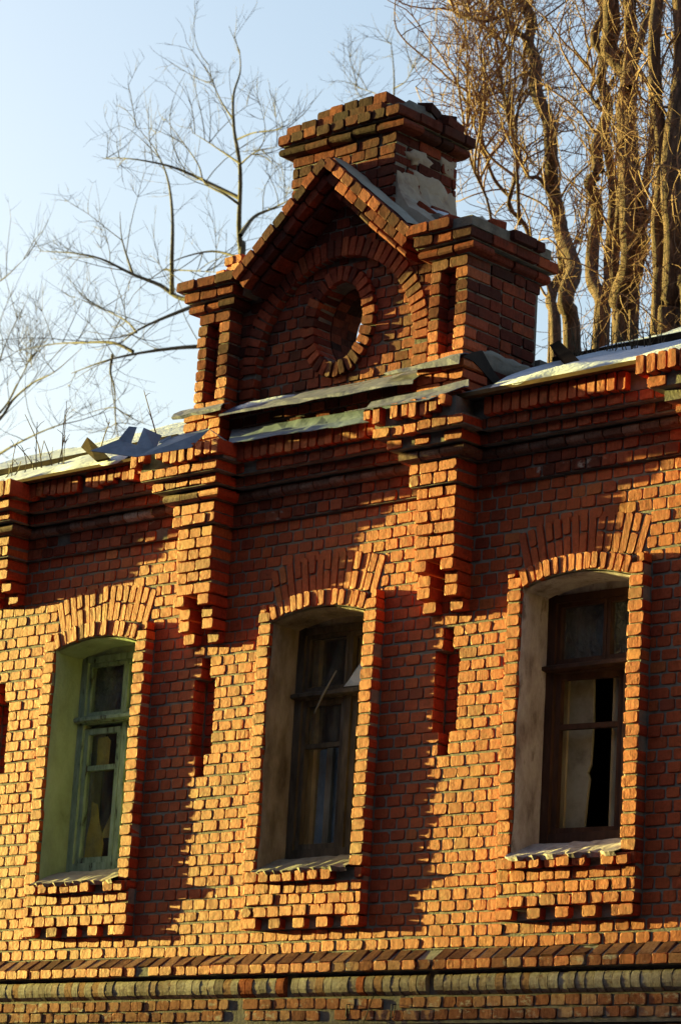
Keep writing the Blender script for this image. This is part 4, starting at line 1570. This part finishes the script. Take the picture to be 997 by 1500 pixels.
tag(o, 'broken lump of plaster lying on the sill of the brown window', 'rubble')

# ------------------------------------------------------------------ sheet metal on the ledges


def sheet(name, rings, mat, t=.004):
    m = MB()
    for r in rings:
        m.slab(r, t)
    return m.build(name, mat)


def strip(name, rows, mat, parent=None, t=.005, j=.004):
    """bent sheet: rows = list of polylines with the same number of points"""
    V, F = [], []
    n = len(rows[0])
    for r in rows:
        for p in r:
            V.append((p[0], p[1] + RNG.uniform(-j, j), p[2] + RNG.uniform(-j, j)))
    m = len(rows)
    for i in range(m - 1):
        for k in range(n - 1):
            F.append((i * n + k, i * n + k + 1, (i + 1) * n + k + 1, (i + 1) * n + k))
    o = mesh(name, V, F, mat, parent)
    md = o.modifiers.new('thickness', 'SOLIDIFY')
    md.thickness = t
    return o


def lerp_row(a, b, n, sag=0.0):
    a, b = np.array(a, float), np.array(b, float)
    out = []
    for i in range(n):
        t = i / (n - 1)
        p = a + (b - a) * t
        p[2] += sag * math.sin(math.pi * t) + RNG.uniform(-.003, .003)
        out.append(tuple(p))
    return out


# upper ledge flashing between the piers
strip('ledge_flashing', [lerp_row((-.90, -.07, 3.742), (.90, -.07, 3.735), 15), lerp_row((-.86, -.20, 3.672), (.90, -.20, 3.655), 15),
                         lerp_row((-.83, -.292, 3.622), (.90, -.292, 3.590), 15), lerp_row((-.83, -.296, 3.604), (.90, -.296, 3.566), 15)], 'tin_dull', building)
# lower ledge flashing with a turned-down lip
strip('ledge_flashing', [lerp_row((-.84, -.150, 3.548), (.62, -.150, 3.500), 15), lerp_row((-.80, -.205, 3.470), (.60, -.205, 3.428), 15),
                         lerp_row((-.74, -.27, 3.438), (.58, -.27, 3.400), 15), lerp_row((-.70, -.318, 3.392), (.56, -.318, 3.352), 15)], 'tin', building)
# flashing over the right pilaster cap
o = strip('cap_flashing', [lerp_row((.52, -.26, 3.505), (1.34, -.26, 3.525), 9), lerp_row((.50, -.285, 3.452), (1.36, -.285, 3.475), 9),
                           lerp_row((.49, -.37, 3.43), (1.40, -.37, 3.450), 9), lerp_row((.48, -.462, 3.395), (1.20, -.462, 3.368), 9)], 'tin_dull')
tag(o, 'cream weathered sheet with an upturned corner on a pilaster cap', 'metal sheet')
o = strip('cap_flashing', [lerp_row((.60, -.17, 3.722), (1.25, -.17, 3.742), 7), lerp_row((.62, -.24, 3.696), (1.27, -.24, 3.722), 7),
                           lerp_row((.66, -.305, 3.664), (1.295, -.305, 3.690), 7), lerp_row((.70, -.308, 3.655), (1.295, -.308, 3.632), 7)], 'tin_dull')
tag(o, 'small cream flashing at the foot of the gable pier with the mortar patch', 'metal sheet')
o = strip('cap_flashing', [lerp_row((-1.32, -.18, 3.742), (-.86, -.17, 3.738), 6), lerp_row((-1.31, -.26, 3.700), (-.84, -.25, 3.705), 6),
                           lerp_row((-1.27, -.32, 3.655), (-.80, -.31, 3.668), 6), lerp_row((-1.25, -.32, 3.638), (-.80, -.31, 3.645), 6)], 'tin_dull')
tag(o, 'small flashing at the foot of the gable pier beside the bare branches', 'metal sheet')
o = sheet('torn_flashing', [[(1.262, -.24, 3.70), (1.264, -.14, 3.695), (1.268, .06, 3.60), (1.272, .20, 3.545), (1.27, .19, 3.60), (1.268, .05, 3.69), (1.264, -.06, 3.79), (1.262, -.15, 3.755)]], 'tin_dark', .006)
tag(o, 'torn dark sheet standing against the mortar patch of the gable pier', 'metal sheet')

# the bent sheet on the left pilaster cap
Q = lambda x, y, Y: tuple(at(100 + x / 3.116, 590 + y / 3.116, Y))
bent = MB()
def QY(x, y, back=0.0):
    """the sheet stands away from the wall at its loose end"""
    return Q(x, y, -.80 + .40 * (x - 100) / 545 + back)


A1, A2, A3, A4 = QY(100, 220), QY(310, 248), QY(560, 205), QY(645, 120, .05)
B1, B2, B3, B4 = QY(230, 168, .08), QY(300, 190, .09), QY(390, 212, .07), QY(480, 155, .10)
B5 = QY(640, 117, .10)
bent.slab([A1, A2, B3, B2, B1], .004)
bent.slab([A2, A3, A4, B5, B4, B3], .004)
bent.slab([QY(228, 170, .08), QY(278, 108, .12), QY(314, 112, .13), QY(288, 186, .09)], .004)
bent.slab([QY(313, 192, .09), QY(345, 114, .13), QY(427, 150, .15), QY(396, 216, .07)], .004)
bent.slab([QY(470, 150, .10), QY(470, 178, .08), QY(415, 185, .07), QY(418, 172, .10)], .004)
bent.slab([A4, Q(740, 190, -.33), Q(738, 183, -.25), B5], .004)
o = bent.build('bent_sheet', 'tin')
tag(o, 'buckled blue-grey metal sheet with two raised flaps on a pilaster cap', 'metal sheet')
o = MB().slab([Q(64, 206, -.22), Q(92, 160, -.22), Q(192, 255, -.34), Q(130, 268, -.34)], .022).build('plank', 'plank')
tag(o, 'short dark plank poking up beside the bent metal sheet', 'plank')
pl = at(808, 512, .25), at(822, 505, .25), at(858, 541, -.12), at(838, 545, -.12)
o = MB().slab(pl, .07).build('plank', 'plank')
tag(o, 'thick dark timber end lying on the snowy roof beside the gable', 'timber')
# snow caught on the ledge
blob('snow_patch', 'snow', building, rough_ring([(-.86, -.09, 3.735), (-.55, -.08, 3.738), (-.30, -.09, 3.735), (-.42, -.16, 3.70), (-.70, -.20, 3.68), (-.86, -.16, 3.70)], (.02, .008, .004)), (0, -.3, 1), .016, .003)

# hooks and wire in the lower wall
for px, py in ((513, 1478), (579, 1478)):
    p = at(px, py, -.05)
    m = MB().tube([p + np.array((-.012, .02, .03)), p + np.array((-.014, -.02, .025)), p + np.array((-.012, -.024, -.045)), p + np.array((.008, -.03, -.058)),
                   p + np.array((.016, -.028, -.02)), p + np.array((.02, -.03, .018))], .004, 5)
    o = m.build('wall_hook', 'wire', building)
p = at(549, 1452, -.06)
MB().tube([p + np.array((0, .03, 0.01)), p, p + np.array((-.04, -.01, -.12)), p + np.array((-.12, -.02, -.33)), p + np.array((-.2, -.02, -.75))], .004, 5).build('wire', 'wire', building)

# ------------------------------------------------------------------ trees


def smooth_path(pts, n):
    P = np.array(pts, float)
    out = []
    m = len(P)
    for i in range(m - 1):
        p0, p1, p2, p3 = P[max(i - 1, 0)], P[i], P[i + 1], P[min(i + 2, m - 1)]
        for k in range(n):
            t = k / n
            out.append(.5 * ((2 * p1) + (-p0 + p2) * t + (2 * p0 - 5 * p1 + 4 * p2 - p3) * t * t + (-p0 + 3 * p1 - 3 * p2 + p3) * t ** 3))
    out.append(P[-1])
    return out


class Tree:
    def __init__(self, seed):
        self.r = random.Random(seed)
        self.trunk, self.branch, self.twig = MB(), MB(), MB()

    def limb(self, mb, pts, r0, r1, k):
        n = len(pts)
        jit = .05 if r0 > .05 else 0
        mb.tube(pts, [(r0 + (r1 - r0) * (i / (n - 1)) ** .9) * (1 + self.r.uniform(-jit, jit)) for i in range(n)], k, close=False)

    def grow(self, start, d, length, r0, curl, up, seg=None, wob=None):
        """free-growing shoot; returns its points"""
        r = self.r
        n = max(4, int(length / (seg or .16)))
        st = length / n
        p = np.array(start, float)
        d = np.array(d, float)
        d /= np.linalg.norm(d)
        pts = [p.copy()]
        w = np.array([r.gauss(0, 1) for _ in range(3)])
        for i in range(n):
            w = w * .72 + np.array([r.gauss(0, 1) for _ in range(3)]) * .6
            d = d + w * curl + np.array((0, 0, up))
            d /= np.linalg.norm(d)
            p = p + d * st
            pts.append(p.copy())
        return pts


def at_path(seq, Y, spread, r):
    ph = r.uniform(0, 6)
    return [at(x, y, Y + spread * math.sin(ph + i * .9)) for i, (x, y) in enumerate(seq)]


def ground_foot(p, r):
    return [np.array((p[0] + r.uniform(-.3, .3), p[1] + r.uniform(-.2, .2), -3.55)), np.array((p[0] + r.uniform(-.15, .15), p[1], (p[2] - 3.5) * .5))]


def finish_tree(T, name, loc_label, cat, group, mats):
    o = empty(name)
    tag(o, loc_label, cat, group)
    T.trunk.build('trunk', mats[0], o, smooth=True)
    if T.branch.v:
        T.branch.build('branches', mats[1], o, smooth=True, kind='stuff')
    if T.twig.v:
        T.twig.build('twigs', mats[2], o, kind='stuff')
    return o


def willow(seqs, Y, label, seed, shoots, twigs, widths, spread=.25, hang=0.0, reach=1.0, extra_twig=1.0, box=None):
    T = Tree(seed)
    r = T.r
    stems = []
    for (seq, w0, w1, rooted) in seqs:
        P = at_path(seq, Y, spread, r)
        if rooted:
            P = ground_foot(P[0], r) + P
        P = [p + (np.array([r.gauss(0, .042), r.gauss(0, .05), 0]) if 2 < i else 0) for i, p in enumerate(P)]
        P = smooth_path(P, 4)
        T.limb(T.trunk, P, w0 * .8, w1 * .8, 10)
        stems.append((P, w0, w1))
    br = []
    for _ in range(shoots):
        P, w0, w1 = r.choice(stems)
        i = r.randrange(len(P) // 4, len(P) - 1)
        a = r.uniform(0, 6.28)
        d = (math.cos(a) * .75, math.sin(a) * .5, r.uniform(.5, 1.1))
        L = r.uniform(.9, 2.6) * reach
        Q = T.grow(P[i], d, L, .02, .24, .17, .12)
        rr = r.uniform(.008, .019)
        T.limb(T.branch, Q, rr, .005, 5)
        br.append(Q)
    src = br + [s[0] for s in stems]
    tw = []
    for _ in range(twigs):
        Q = r.choice(src if r.random() < .85 else br or src)
        i = r.randrange(len(Q) // 5, len(Q))
        a = r.uniform(0, 6.28)
        vz = r.uniform(.1, 1.3) if r.random() > hang else r.uniform(-1.6, -.5)
        sp = .7 if vz > -.2 else .3
        d = (math.cos(a) * sp, math.sin(a) * sp, vz)
        L = r.uniform(.4, 1.4) * reach
        up = .13 if vz > -.2 else -.16
        W = T.grow(Q[i], d, L, .01, .27, up, .09)
        T.limb(T.twig, W, r.uniform(.0045, .0075), .0025, 3)
        tw.append(W)
    for _ in range(int(twigs * 1.2 * extra_twig)):
        Q = r.choice(tw)
        i = r.randrange(1, len(Q))
        a = r.uniform(0, 6.28)
        W = T.grow(Q[i], (math.cos(a), math.sin(a) * .8, r.uniform(-.5, .9)), r.uniform(.15, .55), .005, .36, .05, .09)
        T.limb(T.twig, W, .0036, .0018, 3)
    return finish_tree(T, 'willow_tree', label, 'tree', 'gnarled trees behind the building', ('bark', 'twig_gold', 'twig_gold'))


willow([([(838, 545), (837, 448), (834, 400), (828, 372), (822, 345), (819, 310), (814, 265), (803, 218), (796, 172), (787, 136), (785, 91), (776, 63), (770, 34), (758, -10), (745, -70)], .135, .075, True),
        ([(814, 540), (811, 440), (818, 395), (822, 360)], .085, .075, True),
        ([(778, 60), (762, 50), (750, 42), (741, 15), (730, -25)], .045, .02, False),
        ([(742, 18), (728, 26), (708, 31), (690, 27), (674, 20), (663, -4)], .03, .015, False),
        ([(815, 300), (790, 262), (770, 255), (758, 193), (767, 136), (775, 90)], .035, .012, False),
        ([(806, 505), (790, 400), (772, 330), (752, 300), (748, 240), (738, 170), (729, 90), (735, 40)], .05, .015, True),
        ([(748, 290), (722, 260), (706, 204), (699, 160), (701, 120), (712, 85)], .03, .010, False),
        ([(760, 330), (757, 260), (752, 200), (738, 130), (722, 70), (718, 30)], .028, .010, False),
        ([(720, 330), (712, 290), (690, 240), (684, 190), (690, 140)], .022, .008, False)],
       10.5, 'gnarled golden willow with many curly shoots beside the gable', 5, 115, 1150, None, .35, .10, .9)
willow([([(876, 520), (875, 448), (873, 408), (869, 349), (868, 319), (875, 290), (871, 266), (868, 250), (874, 220), (881, 206), (886, 180), (880, 154), (882, 120), (880, 84), (875, 54), (880, 24), (872, -10), (868, -60)], .105, .06, True),
        ([(884, 500), (888, 420), (898, 380), (893, 330), (892, 280), (889, 225), (884, 180)], .075, .06, True),
        ([(880, 160), (865, 140), (869, 112), (864, 92), (868, 60)], .03, .012, False),
        ([(874, 150), (890, 128), (903, 108), (912, 84)], .035, .02, False)],
       9.5, 'slender snaking willow trunk standing alone against the sky', 6, 18, 170, None, .2, .4, .7)
willow([([(912, 520), (914, 440), (918, 388), (916, 309), (918, 240), (920, 160), (916, 110), (906, 75), (901, 48), (893, 8), (888, -60)], .19, .10, True),
        ([(918, 130), (922, 90), (924, 50), (923, 10), (924, -60)], .10, .075, False),
        ([(926, 500), (930, 400), (937, 360), (946, 300), (953, 215), (960, 150)], .085, .05, True),
        ([(905, 505), (902, 420), (907, 350), (906, 280), (911, 200)], .07, .05, True),
        ([(922, 110), (934, 75), (943, 40), (950, 0), (955, -40)], .06, .035, False)],
       9.0, 'thick willow trunk hung with thin drooping twigs', 7, 26, 480, None, .2, .8, .8)
willow([([(978, 520), (980, 440), (984, 349), (989, 270), (993, 180), (990, 80), (992, 0), (993, -70)], .17, .11, True),
        ([(962, 480), (964, 388), (966, 329), (968, 270), (967, 200), (962, 140), (960, 60), (958, -20), (955, -70)], .10, .075, True),
        ([(1012, 520), (1010, 400), (1014, 250), (1008, 100), (1012, -40)], .16, .11, True)],
       8.2, 'paired straight willow trunks with dense hanging shoots', 8, 26, 480, None, .15, .8, .75)


def aspen(seqs, Y, label, seed, n1, n2, n3, scale=1.0, up=.06):
    T = Tree(seed)
    r = T.r
    stems = []
    for k, (seq, w0, w1, rooted) in enumerate(seqs):
        P = at_path(seq, Y, .5, r)
        if rooted:
            P = ground_foot(P[0], r) + P
        P = smooth_path(P, 4)
        T.limb(T.trunk if rooted else T.branch, P, w0 * .92, w1 * .35, 7)
        stems.append(P)
    lv = [stems]
    allp = list(stems)
    for n, L0, L1, rr, seg, mb in ((n1, .8, 2.2, .010, .25, T.branch), (n2, .4, 1.1, .0055, .18, T.twig), (n3, .2, .5, .0038, .14, T.twig)):
        new = []
        for _ in range(n):
            Q = r.choice(allp if r.random() < .5 else lv[-1])
            i = r.randrange(int(len(Q) * .35), len(Q))
            base = Q[min(i + 1, len(Q) - 1)] - Q[max(i - 1, 0)]
            base = base / (np.linalg.norm(base) + 1e-9)
            side = np.array([r.gauss(0, 1), r.gauss(0, 1) * .8, r.gauss(0, .7)])
            side /= np.linalg.norm(side)
            d = base * .75 + side * .8 + np.array((0, 0, .22))
            W = T.grow(Q[i], d, r.uniform(L0, L1) * scale * (1.25 - .85 * i / len(Q)), 0, .12, up, seg)
            T.limb(mb, W, rr, rr * .4, 3 if mb is T.twig else 5)
            new.append(W)
        lv.append(new)
        allp += new
    return finish_tree(T, 'aspen_tree', label, 'tree', 'bare trees far behind the building', ('bark_grey', 'bark_grey', 'twig_grey'))


aspen([([(352, 420), (353, 372), (350, 330), (352, 250), (343, 190), (342, 140), (352, 105), (351, 75)], .085, .02, True),
       ([(350, 290), (310, 270), (262, 248), (225, 238), (185, 232), (150, 232)], .045, .012, False),
       ([(352, 345), (372, 318), (400, 305), (430, 290)], .05, .02, False),
       ([(351, 300), (330, 285), (300, 268), (290, 240), (262, 200), (243, 175)], .03, .01, False),
       ([(352, 240), (330, 225), (300, 205), (283, 195)], .025, .008, False),
       ([(346, 205), (370, 195), (395, 192), (420, 188)], .022, .008, False),
       ([(353, 240), (375, 222), (405, 215)], .022, .008, False),
       ([(342, 175), (325, 150), (312, 120), (306, 95)], .022, .008, False),
       ([(352, 378), (310, 368), (260, 380), (240, 395)], .03, .01, False)],
      20, 'tall bare aspen rising straight behind the gable pier', 21, 44, 170, 440, 1.0)
aspen([([(420, 450), (330, 440), (268, 438), (235, 418), (195, 402), (150, 380), (110, 371), (60, 368)], .09, .015, True),
       ([(252, 430), (252, 380), (253, 330), (250, 285), (242, 250), (225, 215), (200, 185)], .05, .012, False),
       ([(195, 402), (185, 372), (178, 345), (176, 310)], .03, .01, False),
       ([(400, 520), (330, 508), (285, 508), (240, 512), (190, 520), (150, 530), (105, 547)], .085, .02, True),
       ([(285, 448), (235, 468), (200, 485), (175, 505)], .045, .02, False),
       ([(195, 515), (165, 502), (120, 502), (80, 504), (20, 515)], .04, .012, False),
       ([(165, 520), (162, 545), (168, 570), (170, 620)], .035, .015, False),
       ([(200, 487), (185, 470), (150, 452), (110, 435)], .025, .008, False),
       ([(240, 395), (290, 397), (330, 400)], .02, .01, False)],
      21, 'bare aspen whose long level limbs reach out from the gable pier', 22, 58, 240, 640, 1.0, .045)
aspen([([(-60, 700), (-40, 640), (0, 614), (20, 585), (50, 560), (80, 545), (120, 510)], .07, .012, True),
       ([(0, 605), (15, 585), (35, 545), (48, 520)], .03, .008, False),
       ([(-30, 690), (0, 665), (35, 645), (80, 625), (120, 615), (165, 600)], .035, .008, False),
       ([(-40, 640), (-10, 560), (10, 500), (40, 440)], .035, .008, False),
       ([(-50, 500), (-20, 430), (10, 405), (40, 375)], .03, .008, False)],
      23, 'bare aspen leaning in over the snowy roof edge', 23, 34, 140, 380, 1.0)
aspen([([(560, 330), (572, 200), (577, 130), (575, 85), (572, 60)], .05, .012, True),
       ([(576, 130), (595, 118), (605, 95)], .02, .006, False), ([(574, 150), (545, 135), (520, 128)], .02, .006, False)],
      27, 'distant bare treetop showing above the chimney', 24, 18, 90, 260, .8)

# ------------------------------------------------------------------ weeds on the roof edge


def weeds(name, spots, Y, label, seed):
    r = random.Random(seed)
    for i, (px, py, tx, ty) in enumerate(spots):
        m = MB()
        a, b = at(px, py, Y), at(tx, ty, Y - .1)
        a[2] -= .03
        mid = (a + b) / 2 + np.array([r.uniform(-.02, .02), r.uniform(-.03, .03), 0])
        pts = smooth_path([a, mid, b], 3)
        m.tube(pts, [.0055 - .003 * k / (len(pts) - 1) for k in range(len(pts))], 4)
        for _ in range(r.randrange(1, 5)):
            k = r.randrange(2, len(pts) - 1)
            q = pts[k]
            e = q + np.array([r.uniform(-.06, .06), r.uniform(-.05, .05), r.uniform(.02, .10)])
            m.tube([q, (q + e) / 2 + np.array([0, 0, .008]), e], [.003, .0025, .0018], 3)
        o = m.build(name, 'weed')
        tag(o, label, 'weed', label)


weeds('weed_stalk', [(63, 687, 37, 607), (54, 684, 55, 618), (85, 682, 98, 588), (92, 682, 96, 600), (94, 681, 96, 645), (18, 696, 24, 650), (53, 690, 24, 650), (36, 692, 33, 655),
                     (62, 688, 65, 645), (79, 684, 65, 646), (20, 694, 31, 676), (5, 700, 16, 680)], 0.1, 'dry weed stalk standing in the snow of the roof edge', 2)
weeds('weed_stalk', [(148, 652, 161, 618), (231, 636, 211, 572)], -0.05, 'dry stalk sticking up behind the bent metal sheet', 3)
sp = []
_r = random.Random(9)
for k in range(34):
    x = _r.uniform(835, 990)
    y = 556 - (x - 835) * .16 - _r.uniform(0, 22)
    sp.append((x, y, x + _r.uniform(-16, 16), y - _r.uniform(25, 70)))
weeds('dry_shoot', sp, 0.5, 'thin dry shoot growing through the snow below the willows', 4)

# ------------------------------------------------------------------ unseen houses added beyond the frame to shade the facade


M['blocker_dark'] = plain('blocker_dark_boards', [(0.3, (0.012, 0.010, 0.009)), (0.7, (0.035, 0.028, 0.024))], 3, 0.9, ((12, 0.02),), spec=0.05)  # near black so the added house throws back little sunlight


def house(name, x0, x1, y0, y1, eave, ridge, label, axis='x', wall='brick_frieze'):
    h = empty(name)
    tag(h, label, 'building')
    MB().box(x0, x1, y0, y1, -3.5, eave).build('wall', wall, h)
    m = MB()
    if axis == 'x':
        ym = (y0 + y1) / 2
        m.prism_x([(y0 - .4, eave), (y1 + .4, eave), (ym, ridge)], x0 - .4, x1 + .4)
    else:
        xm = (x0 + x1) / 2
        m.prism_y([(x0 - .4, eave), (x1 + .4, eave), (xm, ridge)], y0 - .4, y1 + .4)
    m.build('roof', 'roof', h)
    nx = int((x1 - x0) / 3)
    for k in range(nx):
        xw = x0 + (k + .5) * (x1 - x0) / nx
        for zf in np.arange(-2.2, eave - 2.2, 3.2):
            w = MB().box(xw - .55, xw + .55, y1 - .01, y1 + .05, zf, zf + 1.7).build('window', 'wood_dark', h)
    return h


house('sky_blocking_terrace', -75, 34, -31, -20, 11.2, 15.2, 'unseen long terrace added across the street to block sky light')  # added out of view, height set to cut sky light on the facade
house('side_light_blocker', 21, 34, -22.4, 14, 12.0, 16.0, 'unseen tall dark house added at the street end to cut side light', 'y', 'blocker_dark')  # added out of view to darken the faces that look right
house('shade_casting_house', -66, -58, -18.2, -9.0, 3.64, 9.89, 'unseen gabled house added towards the low sun to shade the lower wall')  # added out of view, roof pitched to shade the lower right wall

# ------------------------------------------------------------------ ground
V = [(-400, -400, -3.5), (400, -400, -3.5), (400, 400, -3.5), (-400, 400, -3.5)]
o = mesh('ground', V, [(0, 1, 2, 3)], 'ground')
o['kind'] = 'structure'
